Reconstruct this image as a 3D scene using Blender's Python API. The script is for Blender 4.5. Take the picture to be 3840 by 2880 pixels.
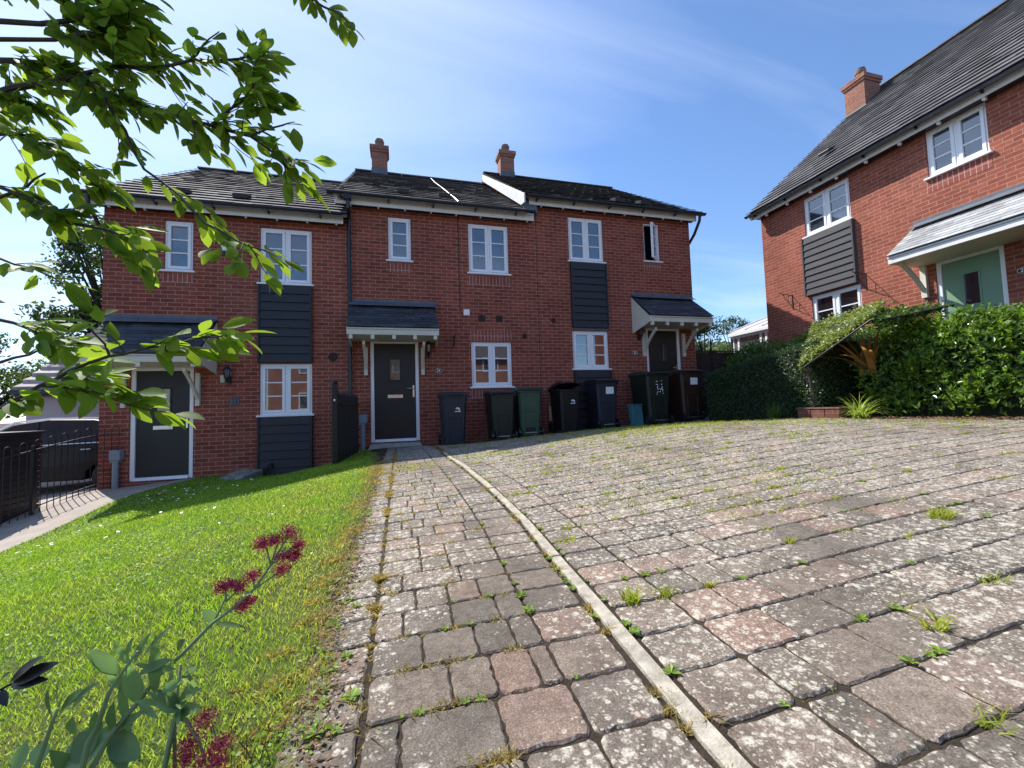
import bpy, bmesh, math, random
import numpy as np
from mathutils import Vector, Matrix
for o in list(bpy.data.objects): bpy.data.objects.remove(o)
S = bpy.context.scene
C = S.collection
rnd = random.Random(7)
rng = np.random.default_rng(7)
PI = math.pi

# ---------------------------------------------------------------- camera
pitch, roll, yaw = math.radians(3.235), math.radians(1.747), math.radians(15.177)
F = Vector((math.sin(yaw)*math.cos(pitch), math.cos(yaw)*math.cos(pitch), math.sin(pitch)))
R0 = Vector((math.cos(yaw), -math.sin(yaw), 0)); U0 = R0.cross(F)
RT = R0*math.cos(roll) - U0*math.sin(roll); UP = R0*math.sin(roll) + U0*math.cos(roll)
cam = bpy.data.objects.new('camera', bpy.data.cameras.new('camera'))
C.objects.link(cam); S.camera = cam
cam.matrix_world = Matrix(((RT.x, UP.x, -F.x, 0), (RT.y, UP.y, -F.y, 0), (RT.z, UP.z, -F.z, 0), (0, 0, 0, 1)))
cam.data.sensor_width = 36; cam.data.lens = 14.569
cam.data.clip_start = .02; cam.data.clip_end = 5000

# ---------------------------------------------------------------- sun, sky, exposure
SUNV = Vector((-.5, .68, 1.0)).normalized()
sun_el = math.asin(SUNV.z); sun_rot = math.atan2(SUNV.x, SUNV.y)
sl = bpy.data.lights.new('sun', 'SUN'); sl.energy = 4.8; sl.angle = math.radians(.55); sl.color = (1, .95, .87)
so = bpy.data.objects.new('sun', sl); C.objects.link(so)
so.rotation_euler = (-SUNV).to_track_quat('-Z', 'Y').to_euler()
so.location = (-5, 7, 12)
W = bpy.data.worlds.new('World'); S.world = W; W.use_nodes = True
wn, wl = W.node_tree.nodes, W.node_tree.links
bg = wn['Background']; bg.inputs['Strength'].default_value = .15
sky = wn.new('ShaderNodeTexSky'); sky.sky_type = 'NISHITA'; sky.sun_disc = False
sky.sun_elevation = sun_el; sky.sun_rotation = sun_rot % (2*PI)
sky.air_density = 1.0; sky.dust_density = .15; sky.ozone_density = 2.8; sky.altitude = 50
tc = wn.new('ShaderNodeTexCoord')
sep = wn.new('ShaderNodeSeparateXYZ'); wl.new(tc.outputs['Generated'], sep.inputs[0])
def wmath(op, a, b=None, c=None, clamp=False):
    n = wn.new('ShaderNodeMath'); n.operation = op; n.use_clamp = clamp
    for i, v in enumerate((a, b, c)):
        if v is None: continue
        if isinstance(v, (int, float)): n.inputs[i].default_value = v
        else: wl.new(v, n.inputs[i])
    return n.outputs[0]
zz = wmath('ADD', wmath('MAXIMUM', sep.outputs['Z'], 0), .12)
px_ = wmath('DIVIDE', sep.outputs['X'], zz); py_ = wmath('DIVIDE', sep.outputs['Y'], zz)
cmb = wn.new('ShaderNodeCombineXYZ'); wl.new(px_, cmb.inputs[0]); wl.new(py_, cmb.inputs[1])
mp = wn.new('ShaderNodeMapping'); mp.inputs['Rotation'].default_value = (0, 0, math.radians(-28)); mp.inputs['Scale'].default_value = (.40, 1.25, 1)
wl.new(cmb.outputs[0], mp.inputs[0])
nz = wn.new('ShaderNodeTexNoise'); nz.inputs['Scale'].default_value = 1.0; nz.inputs['Detail'].default_value = 7; nz.inputs['Roughness'].default_value = .52; nz.inputs['Distortion'].default_value = .7
wl.new(mp.outputs[0], nz.inputs['Vector'])
# thin high cloud, thicker towards the sun's side of the sky (left)
dt = wn.new('ShaderNodeVectorMath'); dt.operation = 'DOT_PRODUCT'; wl.new(tc.outputs['Generated'], dt.inputs[0]); dt.inputs[1].default_value = (-.62, .62, .48)
cov = wmath('MULTIPLY', wmath('ADD', dt.outputs['Value'], -.28), .62, clamp=True)
cl = wmath('MULTIPLY', wmath('ADD', wmath('ADD', nz.outputs['Fac'], -.47), wmath('MULTIPLY', cov, .62)), 2.2, clamp=True)
cl = wmath('MULTIPLY', cl, .66)
tint = wn.new('ShaderNodeMix'); tint.data_type = 'RGBA'; tint.blend_type = 'MULTIPLY'; tint.inputs[0].default_value = 1; wl.new(sky.outputs[0], tint.inputs[6]); tint.inputs[7].default_value = (.79, .885, 1.0, 1)
mixc = wn.new('ShaderNodeMix'); mixc.data_type = 'RGBA'
wl.new(cl, mixc.inputs['Factor']); wl.new(tint.outputs[2], mixc.inputs[6]); mixc.inputs[7].default_value = (5.0, 5.5, 6.3, 1)
wl.new(mixc.outputs[2], bg.inputs['Color'])
S.view_settings.view_transform = 'Standard'; S.view_settings.look = 'None'
S.view_settings.gamma = 1; S.view_settings.exposure = .62; S.view_settings.use_curve_mapping = False
S.render.engine = 'CYCLES'
S.cycles.max_bounces = 6; S.cycles.transparent_max_bounces = 8

# ---------------------------------------------------------------- helpers
def tag(o, label=None, cat=None, group=None, kind=None):
    if label: o['label'] = label
    if cat: o['category'] = cat
    if group: o['group'] = group
    if kind: o['kind'] = kind
    return o
def thing(name, label, cat, loc=(0, 0, 0), rotz=0, group=None):
    o = bpy.data.objects.new(name, None); C.objects.link(o); o.empty_display_size = .2
    o.location = loc; o.rotation_euler = (0, 0, rotz)
    return tag(o, label, cat, group)
class MB:
    """collects geometry in the thing's frame; off is subtracted on build"""
    def __init__(s): s.v = []; s.f = []; s.uv = []
    def face(s, pts, uv=None):
        n = len(s.v); s.v += [tuple(p) for p in pts]; s.f.append(tuple(range(n, n+len(pts)))); s.uv.append(uv); return s
    def box(s, x0, x1, y0, y1, z0, z1):
        p = [(x0,y0,z0),(x1,y0,z0),(x1,y1,z0),(x0,y1,z0),(x0,y0,z1),(x1,y0,z1),(x1,y1,z1),(x0,y1,z1)]
        return s.hexa(p)
    def hexa(s, p):
        n = len(s.v); s.v += [tuple(q) for q in p]
        for f in ((0,3,2,1),(4,5,6,7),(0,1,5,4),(1,2,6,5),(2,3,7,6),(3,0,4,7)):
            s.f.append(tuple(n+i for i in f)); s.uv.append(None)
        return s
    def prism(s, poly, a, b):
        """poly: list of 3D pts; extruded by vector b-a"""
        d = Vector(b)-Vector(a); m = len(poly); n = len(s.v)
        s.v += [tuple(q) for q in poly] + [tuple(Vector(q)+d) for q in poly]
        s.f.append(tuple(range(n+m-1, n-1, -1))); s.uv.append(None)
        s.f.append(tuple(range(n+m, n+2*m))); s.uv.append(None)
        for i in range(m):
            j = (i+1) % m; s.f.append((n+i, n+j, n+m+j, n+m+i)); s.uv.append(None)
        return s
    def tube(s, pts, r, seg=8, r2=None, caps=True):
        pts = [Vector(p) for p in pts]; m = len(pts)
        n0 = len(s.v); up = Vector((0, 0, 1))
        for i, p in enumerate(pts):
            t = (pts[min(i+1, m-1)]-pts[max(i-1, 0)]).normalized()
            a = t.cross(up)
            if a.length < .1: a = t.cross(Vector((0, 1, 0)))
            a.normalize(); b = t.cross(a)
            rr = r if r2 is None else r+(r2-r)*i/(m-1)
            for k in range(seg):
                q = p+(a*math.cos(2*PI*k/seg)+b*math.sin(2*PI*k/seg))*rr; s.v.append(tuple(q))
        for i in range(m-1):
            for k in range(seg):
                k2 = (k+1) % seg
                s.f.append((n0+i*seg+k, n0+i*seg+k2, n0+(i+1)*seg+k2, n0+(i+1)*seg+k)); s.uv.append(None)
        if caps:
            s.f.append(tuple(n0+k for k in range(seg-1, -1, -1))); s.uv.append(None)
            s.f.append(tuple(n0+(m-1)*seg+k for k in range(seg))); s.uv.append(None)
        return s
    def lathe(s, c, prof, seg=16, axis='z'):
        n0 = len(s.v); m = len(prof)
        for r, h in prof:
            for k in range(seg):
                a = 2*PI*k/seg; ca, sa = r*math.cos(a), r*math.sin(a)
                s.v.append((c[0]+ca, c[1]+sa, c[2]+h) if axis == 'z' else (c[0]+ca, c[1]+h, c[2]+sa) if axis == 'y' else (c[0]+h, c[1]+ca, c[2]+sa))
        for i in range(m-1):
            for k in range(seg):
                k2 = (k+1) % seg
                s.f.append((n0+i*seg+k, n0+i*seg+k2, n0+(i+1)*seg+k2, n0+(i+1)*seg+k)); s.uv.append(None)
        s.f.append(tuple(n0+k for k in range(seg-1, -1, -1))); s.uv.append(None)
        s.f.append(tuple(n0+(m-1)*seg+k for k in range(seg))); s.uv.append(None)
        return s
    def build(s, name, mat, parent=None, off=(0, 0, 0), bevel=0, smooth=False, bseg=1):
        me = bpy.data.meshes.new(name)
        ov = Vector(off)
        me.from_pydata([tuple(Vector(p)-ov) for p in s.v], [], s.f)
        uvl = me.uv_layers.new(name='UVMap')
        for pi, p in enumerate(me.polygons):
            cu = s.uv[pi]
            if cu:
                for k, li in enumerate(p.loop_indices): uvl.data[li].uv = cu[k]
                continue
            nn = p.normal; ax = max(range(3), key=lambda i: abs(nn[i]))
            for li in p.loop_indices:
                q = s.v[me.loops[li].vertex_index]
                uvl.data[li].uv = ((q[1], q[2]), (q[0], q[2]), (q[0], q[1]))[ax]
            p.use_smooth = smooth
        me.materials.append(mat)
        o = bpy.data.objects.new(name, me); C.objects.link(o)
        if parent: o.parent = parent
        if bevel:
            md = o.modifiers.new('bevel', 'BEVEL'); md.width = bevel; md.segments = bseg; md.limit_method = 'ANGLE'; md.angle_limit = math.radians(40)
            md.harden_normals = False
        return o
def npmesh(name, v, f, mat, parent=None, smooth=False, k=4):
    """v (n,3), f (m,k) numpy"""
    me = bpy.data.meshes.new(name)
    v = np.ascontiguousarray(v, dtype=np.float32); f = np.ascontiguousarray(f, dtype=np.int32)
    me.vertices.add(len(v)); me.vertices.foreach_set('co', v.ravel())
    me.loops.add(f.size); me.loops.foreach_set('vertex_index', f.ravel())
    me.polygons.add(len(f)); me.polygons.foreach_set('loop_start', np.arange(0, f.size, k, dtype=np.int32))
    me.polygons.foreach_set('loop_total', np.full(len(f), k, dtype=np.int32))
    me.polygons.foreach_set('use_smooth', np.full(len(f), smooth))
    me.update(calc_edges=True); me.validate()
    me.materials.append(mat)
    o = bpy.data.objects.new(name, me); C.objects.link(o)
    if parent: o.parent = parent
    return o

# ---------------------------------------------------------------- materials
class NT:
    def __init__(s, name):
        s.m = bpy.data.materials.new(name); s.m.use_nodes = True
        s.n, s.l = s.m.node_tree.nodes, s.m.node_tree.links
        s.b = s.n['Principled BSDF']; s.out = s.n['Material Output']
        s.tc = s.n.new('ShaderNodeTexCoord')
    def set(s, k, v):
        i = s.b.inputs[k]
        if isinstance(v, bpy.types.NodeSocket): s.l.new(v, i)
        else: i.default_value = v if not isinstance(v, tuple) or len(v) == 4 else (*v, 1)
    def inp(s, sock, v):
        if isinstance(v, bpy.types.NodeSocket): s.l.new(v, sock)
        elif isinstance(v, tuple) and len(v) == 3 and len(sock.default_value) == 4: sock.default_value = (*v, 1)
        else: sock.default_value = v
    def noise(s, scale, detail=3, rough=.5, dist=0, vec=None, out='Fac', stretch=None):
        n = s.n.new('ShaderNodeTexNoise'); n.inputs['Scale'].default_value = scale; n.inputs['Detail'].default_value = detail
        n.inputs['Roughness'].default_value = rough; n.inputs['Distortion'].default_value = dist
        v = vec if vec is not None else s.tc.outputs['Object']
        if stretch:
            mp = s.n.new('ShaderNodeMapping'); mp.inputs['Scale'].default_value = stretch; s.l.new(v, mp.inputs[0]); v = mp.outputs[0]
        s.l.new(v, n.inputs['Vector']); return n.outputs[out]
    def voro(s, scale, vec=None, out='Distance', feature='F1', rand=1):
        n = s.n.new('ShaderNodeTexVoronoi'); n.feature = feature; n.inputs['Scale'].default_value = scale; n.inputs['Randomness'].default_value = rand
        s.l.new(vec if vec is not None else s.tc.outputs['Object'], n.inputs['Vector']); return n.outputs[out]
    def ramp(s, fac, stops, interp='LINEAR'):
        n = s.n.new('ShaderNodeValToRGB'); n.color_ramp.interpolation = interp
        e = n.color_ramp.elements
        while len(e) < len(stops): e.new(.5)
        for i, (p, c) in enumerate(stops):
            e[i].position = p; e[i].color = (*c, 1) if isinstance(c, tuple) else (c, c, c, 1)
        s.l.new(fac, n.inputs[0]); return n.outputs[0]
    def mix(s, fac, a, b, mode='MIX'):
        n = s.n.new('ShaderNodeMix'); n.data_type = 'RGBA'; n.blend_type = mode; n.clamp_factor = True
        s.inp(n.inputs[0], fac); s.inp(n.inputs[6], a); s.inp(n.inputs[7], b); return n.outputs[2]
    def math(s, op, a, b=None, clamp=False):
        n = s.n.new('ShaderNodeMath'); n.operation = op; n.use_clamp = clamp
        s.inp(n.inputs[0], a)
        if b is not None: s.inp(n.inputs[1], b)
        return n.outputs[0]
    def island(s):
        g = s.n.new('ShaderNodeNewGeometry'); return g.outputs['Random Per Island']
    def bump(s, h, strength=.3, dist=.01, base=None):
        n = s.n.new('ShaderNodeBump'); n.inputs['Strength'].default_value = strength; n.inputs['Distance'].default_value = dist
        s.inp(n.inputs['Height'], h)
        if base is not None: s.l.new(base, n.inputs['Normal'])
        s.l.new(n.outputs[0], s.b.inputs['Normal']); return n.outputs[0]
def simple(name, col, rough=.5, var=.12, scale=8, bump=.15, bscale=60, metal=0, spec=.5, isl=0, coat=0):
    t = NT(name)
    nz = t.noise(scale, 5, .6)
    f = t.ramp(nz, [(.3, 1-var), (.7, 1+var)])
    c = t.mix(1.0, col, f, 'MULTIPLY')
    if isl:
        c = t.mix(1.0, c, t.ramp(t.island(), [(0, 1-isl), (1, 1+isl)]), 'MULTIPLY')
    t.set('Base Color', c); t.set('Roughness', t.ramp(nz, [(.2, max(rough-.08, .02)), (.8, min(rough+.08, 1))])); t.set('Metallic', metal)
    t.b.inputs['Specular IOR Level'].default_value = spec
    if coat: t.b.inputs['Coat Weight'].default_value = coat
    if bump: t.bump(t.noise(bscale, 4, .6), bump, .004)
    return t.m
def brick_mat(name, swap=False, c1=(.315, .085, .056), c2=(.195, .051, .038), mort=(.43, .24, .18), tint=1.0):
    t = NT(name)
    mp = t.n.new('ShaderNodeMapping'); t.l.new(t.tc.outputs['UV'], mp.inputs[0])
    if swap: mp.inputs['Rotation'].default_value = (0, 0, PI/2)
    # slight waviness so courses are hand laid
    wob = t.noise(3.5, 2, .5, vec=t.tc.outputs['UV'], out='Color')
    vm = t.n.new('ShaderNodeVectorMath'); vm.operation = 'SCALE'; t.l.new(wob, vm.inputs[0]); vm.inputs['Scale'].default_value = .006
    va = t.n.new('ShaderNodeVectorMath'); va.operation = 'ADD'; t.l.new(mp.outputs[0], va.inputs[0]); t.l.new(vm.outputs[0], va.inputs[1])
    b = t.n.new('ShaderNodeTexBrick'); t.l.new(va.outputs[0], b.inputs['Vector'])
    b.inputs['Scale'].default_value = 1
    b.inputs['Brick Width'].default_value = .225; b.inputs['Row Height'].default_value = .075
    if swap: b.offset = 0
    b.inputs['Mortar Size'].default_value = .0066; b.inputs['Mortar Smooth'].default_value = .25; b.inputs['Bias'].default_value = -.1
    b.inputs['Color1'].default_value = tuple(tint*x for x in c1)+(1,); b.inputs['Color2'].default_value = tuple(tint*x for x in c2)+(1,); b.inputs['Mortar'].default_value = (*mort, 1)
    big = t.noise(1.1, 4, .6, vec=t.tc.outputs['UV']); fine = t.noise(90, 3, .7, vec=t.tc.outputs['UV']); mid = t.noise(14, 3, .6, vec=t.tc.outputs['UV'])
    c = t.mix(1.0, b.outputs['Color'], t.ramp(big, [(.3, .82), (.7, 1.16)]), 'MULTIPLY')
    c = t.mix(1.0, c, t.ramp(fine, [(.25, .80), (.75, 1.2)]), 'MULTIPLY')
    c = t.mix(1.0, c, t.ramp(mid, [(.3, .85), (.75, 1.15)]), 'MULTIPLY')
    c = t.mix(t.ramp(t.noise(.8, 5, .65, vec=t.tc.outputs['UV']), [(.56, 0.0), (.75, .25)]), c, (.30, .17, .13))
    t.set('Base Color', c); t.set('Roughness', .92); t.b.inputs['Specular IOR Level'].default_value = .25
    h = t.math('ADD', t.math('MULTIPLY', b.outputs['Fac'], -1.0), t.math('MULTIPLY', fine, .35))
    t.bump(h, .55, .006)
    return t.m
def foliage(name, c1, c2, trans=.35, rough=.45, spec=.4, tcol=None):
    t = NT(name)
    r = t.island()
    c = t.ramp(r, [(0, c1), (.55, c2), (1, tuple(min(1, x*1.35) for x in c2))])
    c = t.mix(1.0, c, t.ramp(t.noise(30, 3), [(.3, .8), (.7, 1.2)]), 'MULTIPLY')
    t.set('Base Color', c); t.set('Roughness', rough); t.b.inputs['Specular IOR Level'].default_value = spec
    tr = t.n.new('ShaderNodeBsdfTranslucent'); tcl = tcol or tuple(min(1, x*y) for x, y in zip(c2, (3.0, 2.6, 1.4)))
    t.inp(tr.inputs['Color'], t.mix(1.0, tcl, t.ramp(r, [(0, .7), (1, 1.25)]), 'MULTIPLY'))
    ms = t.n.new('ShaderNodeMixShader'); ms.inputs[0].default_value = trans
    t.l.new(t.b.outputs[0], ms.inputs[1]); t.l.new(tr.outputs[0], ms.inputs[2]); t.l.new(ms.outputs[0], t.out.inputs['Surface'])
    return t.m
def glass_mat(name, col, refl=.5, wav=.02):
    t = NT(name)
    t.set('Base Color', t.mix(1.0, col, t.ramp(t.noise(3, 3), [(.3, .6), (.7, 1.4)]), 'MULTIPLY')); t.set('Roughness', .06)
    gl = t.n.new('ShaderNodeBsdfGlossy'); gl.inputs['Roughness'].default_value = .015; gl.inputs['Color'].default_value = (.9, .95, 1, 1)
    bp = t.n.new('ShaderNodeBump'); bp.inputs['Strength'].default_value = wav; bp.inputs['Distance'].default_value = .02
    t.l.new(t.noise(2.2, 1), bp.inputs['Height']); t.l.new(bp.outputs[0], gl.inputs['Normal'])
    fr = t.n.new('ShaderNodeFresnel'); fr.inputs['IOR'].default_value = 1.5
    fac = t.math('ADD', t.math('MULTIPLY', fr.outputs[0], .9), refl, clamp=True)
    ms = t.n.new('ShaderNodeMixShader'); t.l.new(fac, ms.inputs[0]); t.l.new(t.b.outputs[0], ms.inputs[1]); t.l.new(gl.outputs[0], ms.inputs[2])
    t.l.new(ms.outputs[0], t.out.inputs['Surface'])
    return t.m
def tile_mat(name, col, lich=.2, lcol=(.33, .32, .27), seams=0):
    t = NT(name)
    c = t.mix(1.0, col, t.ramp(t.island(), [(0, .7), (1, 1.3)]), 'MULTIPLY')
    c = t.mix(1.0, c, t.ramp(t.noise(6, 5, .7), [(.3, .8), (.7, 1.25)]), 'MULTIPLY')
    m = t.math('MULTIPLY', t.ramp(t.noise(22, 4, .7), [(.58, 0), (.66, 1)]), t.ramp(t.noise(2.2, 3, .6), [(.5-lich*.7, 0), (.75-lich*.4, 1)]))
    c = t.mix(m, c, lcol)
    t.set('Base Color', c); t.set('Roughness', .85); t.b.inputs['Specular IOR Level'].default_value = .2
    t.bump(t.noise(60, 4, .7), .5, .006)
    return t.m
BR = brick_mat('red brick'); BRB = brick_mat('warm red brick', c1=(.35, .106, .068), c2=(.245, .068, .047), mort=(.42, .235, .172)); BRS = brick_mat('soldier brick', swap=True, c1=(.33, .10, .075), c2=(.26, .075, .06), mort=(.50, .34, .29))
BRC = brick_mat('chimney brick', c1=(.34, .15, .10), c2=(.28, .11, .08), mort=(.40, .27, .21))
WHITE = simple('white upvc', (.88, .89, .93), .32, .03, 3, .03)
CREAM = simple('cream painted timber', (.66, .64, .55), .5, .06, 6, .12, 40)
WPAINT = simple('white painted timber', (.74, .74, .73), .5, .07, 5, .12, 40)
BLK = simple('black plastic', (.012, .013, .017), .35, .2, 6, .05)
TIMB = simple('dark stained boarding', (.020, .021, .028), .55, .25, 5, .3, 45)
TIMG = NT('weathered grey boarding')
_c = TIMG.ramp(TIMG.noise(3, 6, .7, stretch=(1, 12, 30), vec=TIMG.tc.outputs['Object']), [(.3, (.035, .035, .040)), (.6, (.075, .075, .085)), (.8, (.17, .165, .165))])
TIMG.set('Base Color', _c); TIMG.set('Roughness', .8); TIMG.bump(TIMG.noise(3, 6, .7, stretch=(1, 12, 30)), .4, .004); TIMG = TIMG.m
LEAD = simple('lead flashing', (.10, .12, .15), .5, .25, 5, .3, 20)
DOORK = simple('charcoal composite door', (.012, .012, .013), .45, .15, 4, .25, 120)
DOORG = simple('sage green door', (.20, .33, .22), .45, .06, 3, .2, 120)
STEEL = simple('brushed steel', (.75, .72, .68), .28, .05, 5, 0, metal=.9)
STONE = simple('concrete', (.36, .35, .32), .9, .25, 12, .5, 60)
GREYP = simple('grey meter plastic', (.24, .28, .34), .5, .1, 5, .05)
IRON = simple('rusty dark iron', (.03, .016, .014), .6, .4, 20, .2, 50)
CLAY = simple('clay chimney pot', (.22, .14, .10), .85, .3, 10, .3, 40)
G_UP = glass_mat('upper window glass', (.05, .065, .085), .10)
G_LO = glass_mat('lower window glass', (.015, .015, .018), .12)
G_DOOR = glass_mat('door glass', (.17, .14, .11), .0)
G_DK = glass_mat('dark door glass', (.02, .022, .028), .06)
TILE_A = tile_mat('slate grey tile', (.105, .098, .102), .10)
TILE_B = tile_mat('mossy grey tile', (.105, .098, .096), .42)
TILE_C = tile_mat('blue grey canopy tile', (.055, .062, .075), .05)
TILE_D = tile_mat('old lichen tile', (.062, .058, .055), .85, (.13, .125, .105))
TILE_E = tile_mat('charcoal tile of big house', (.105, .103, .110), .16, (.28, .25, .2))
TILE_F = tile_mat('pale weathered canopy tile', (.33, .34, .35), .2, (.5, .5, .48))
# ---------------------------------------------------------------- ground shape
_cp = np.array([(-.2,.8,-.66),(.6,.8,-.65),(.6,2.5,-.655),(.62,5.1,-.60),(-.22,5.07,-.64),(.6,8.7,-.73),(-.4,8.75,-.735),(-.25,3,-.67),
 (1.66,5.16,-.50),(3.15,5.03,-.36),(4.03,5.05,-.32),(6.0,5.06,-.31),(6.3,4.13,-.31),(6.7,3.5,-.30),(7,3.1,-.28),(6.05,6.8,-.42),(6.5,7.9,-.40),
 (5,7.9,-.47),(3.5,8,-.54),(2.3,8.1,-.62),(1.5,8.7,-.76),(2.84,8.7,-.63),(3.7,8.7,-.57),(5.5,8.7,-.46),(7.4,8.9,-.37),(9.2,8.9,-.33),(9.4,4,-.2),
 (1.8,1,-.58),(3.2,1,-.50),(3,3,-.45),(5,2.5,-.36),(5,0,-.42),(7,-2,-.3),(3,-3,-.6),(0,-3,-.7),(-3,-3,-1.1),
 (-5,8.75,-1.19),(-4.65,8.78,-1.18),(-3.64,8.8,-1.10),(-2.6,8.8,-1.10),(-1.3,8.75,-1.08),(-.97,7.0,-.80),(-.80,8.7,-.78),(-1.5,7.5,-.93),(-2.71,5.11,-1.05),
 (-1.2,5,-.80),(-4.1,7.5,-1.2),(-4.25,5.9,-1.42),(-5.2,7.5,-1.38),(-6,9.5,-1.33),(-8,9,-1.5),(-6,5,-1.75),(-3,3,-1.12),(-1.5,2,-.82),(-1,1,-.75),(-2,1,-.95),(-5,1,-1.5),(-9,3,-2.0),(12,8,-.2),(12,0,-.1),(-9,13,-1.5),(9,13,-.3),(0,14,-.8)])
def _tps(r2): return np.where(r2 > 1e-12, .5*r2*np.log(np.maximum(r2, 1e-12)), 0)
_n = len(_cp); _A = np.zeros((_n+3, _n+3))
_A[:_n, :_n] = _tps(((_cp[:, None, :2]-_cp[None, :, :2])**2).sum(2)) + np.eye(_n)*.004
_A[:_n, _n] = 1; _A[:_n, _n+1:] = _cp[:, :2]; _A[_n, :_n] = 1; _A[_n+1:, :_n] = _cp[:, :2].T
_w = np.linalg.solve(_A, np.r_[_cp[:, 2], 0, 0, 0])
def G(x, y):
    x = np.asarray(x, float); y = np.asarray(y, float); sh = x.shape
    xf, yf = np.clip(x.ravel(), -9, 12), np.clip(y.ravel(), -3, 14)
    r2 = (xf[:, None]-_cp[None, :, 0])**2+(yf[:, None]-_cp[None, :, 1])**2
    return (_tps(r2)@_w[:_n]+_w[_n]+_w[_n+1]*xf+_w[_n+2]*yf).reshape(sh)
def g(x, y): return float(G(np.array([x]), np.array([y]))[0])
def warp(x, y):
    """the edging strip bows a little along its length"""
    o = np.interp(y, [.3, .67, .8, 1.24, 1.6, 2.27, 2.7, 3.3, 5.2, 8.8], [-.135, -.122, -.115, -.085, -.062, -.010, -.005, -.02, -.10, -.14])
    return x+o*np.clip((np.asarray(x)-.0)/.66, 0, 1)

# base sheet, reaching the horizon
def grid_sheet(name, xs, ys, zf, mat):
    X, Y = np.meshgrid(xs, ys); Z = zf(X, Y)
    v = np.stack([X.ravel(), Y.ravel(), Z.ravel()], 1); nx = len(xs)
    i = np.arange((len(ys)-1)*(nx-1)); r, c = i//(nx-1), i % (nx-1); a = r*nx+c
    return npmesh(name, v, np.stack([a, a+1, a+nx+1, a+nx], 1), mat, smooth=True)
SOIL = NT('soil and moss')
_s = SOIL.ramp(SOIL.noise(9, 6, .7), [(.30, (.016, .010, .006)), (.52, (.036, .023, .013)), (.64, (.055, .040, .016)), (.78, (.045, .055, .014))])
_s = SOIL.mix(SOIL.ramp(SOIL.noise(70, 4, .7), [(.45, .0), (.7, .35)]), _s, (.11, .075, .04))
SOIL.set('Base Color', _s); SOIL.set('Roughness', .95); SOIL.bump(SOIL.noise(60, 5, .8), .8, .02); SOIL = SOIL.m
far = np.concatenate([-np.geomspace(2500, 14, 22), np.linspace(-12, 14, 105), np.geomspace(16, 2500, 22)])
fary = np.concatenate([-np.geomspace(2500, 8, 22), np.linspace(-6, 15, 85), np.geomspace(17, 2500, 22)])
def zbase(X, Y):
    d = np.hypot(np.maximum(np.abs(X-1)-12, 0), np.maximum(np.abs(Y-4)-10, 0))
    return G(X, Y)-.0060-np.clip(d*.02, 0, 1.0)
tag(grid_sheet('ground', far, fary, zbase, SOIL), kind='structure')

# lawn soil sheet + grass blades
TURF = NT('turf')
_s = TURF.ramp(TURF.noise(5, 6, .7), [(.3, (.045, .075, .012)), (.55, (.10, .14, .02)), (.75, (.17, .16, .04))])
TURF.set('Base Color', TURF.mix(TURF.ramp(TURF.noise(60, 4, .7), [(.4, 0.0), (.7, .6)]), _s, (.05, .06, .015))); TURF.set('Roughness', .95); TURF.bump(TURF.noise(80, 4, .8), .9, .03); TURF = TURF.m
def lawn_left(y): return np.interp(y, [-3, 5.0, 5.9, 7.5, 8.1, 8.5, 8.8], [-4.5, -4.35, -4.25, -4.08, -3.9, -3.62, -3.55])
def lawn_right(y): return np.interp(y, [-1, .88, 1.3, 1.8, 3, 5.1, 7.6, 8.4, 8.8], [-.15, -.175, -.205, -.225, -.245, -.27, -.40, -.62, -.66])+.012*np.sin(y*7)+.008*np.sin(y*17)
ys = np.linspace(-2.5, 8.79, 90); u = np.linspace(0, 1, 50)
Yg = np.repeat(ys[:, None], 50, 1); Xg = lawn_left(Yg)+(lawn_right(Yg)-lawn_left(Yg))*u[None, :]
vv = np.stack([Xg.ravel(), Yg.ravel(), (G(Xg, Yg)-.006).ravel()], 1)
i = np.arange(89*49); a = (i//49)*50+i % 49
tag(npmesh('lawn', vv, np.stack([a, a+1, a+51, a+50], 1), TURF, smooth=True), kind='structure')
def blades(P, H, Wd, lean, curl=.5):
    """P (n,3) roots; returns verts/faces: each blade two quads, tapering"""
    n = len(P); th = rng.uniform(0, 2*PI, n); fa = rng.uniform(0, 2*PI, n)
    d = np.stack([np.cos(th), np.sin(th)], 1); s = np.stack([np.cos(fa), np.sin(fa)], 1)
    L = lean*rng.uniform(.3, 1, n)
    out = np.zeros((n, 5, 3))
    for j, (t, w) in enumerate(((0, 1), (.5, .75), (1, 0))):
        c = P.copy(); c[:, 2] += H*(t-curl*.25*t*t*L/np.maximum(lean, 1e-3)); c[:, :2] += d*(L*H*t**1.7)[:, None]
        if j < 2:
            out[:, 2*j] = c; out[:, 2*j+1] = c
            out[:, 2*j, :2] += s*(Wd*w/2)[:, None]; out[:, 2*j+1, :2] -= s*(Wd*w/2)[:, None]
        else: out[:, 4] = c
    b = np.arange(n)[:, None]*5
    f = np.concatenate([b+np.array([0, 1, 3]), b+np.array([0, 3, 2]), b+np.array([2, 3, 4])], 0)
    return out.reshape(-1, 3), f
def blade_obj(name, P, H, Wd, lean, mat, **k):
    v, f = blades(P, H, Wd, lean); return npmesh(name, v, f, mat, k=3, **k)
def scatter_lawn(dens, y0, y1):
    n = int(dens*(y1-y0)*3.9); y = rng.uniform(y0, y1, n); x = rng.uniform(-4.4, -.15, n)
    k = (x > lawn_left(y)) & (x < lawn_right(y)+.02*rng.standard_normal(n)); return x[k], y[k]
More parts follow.
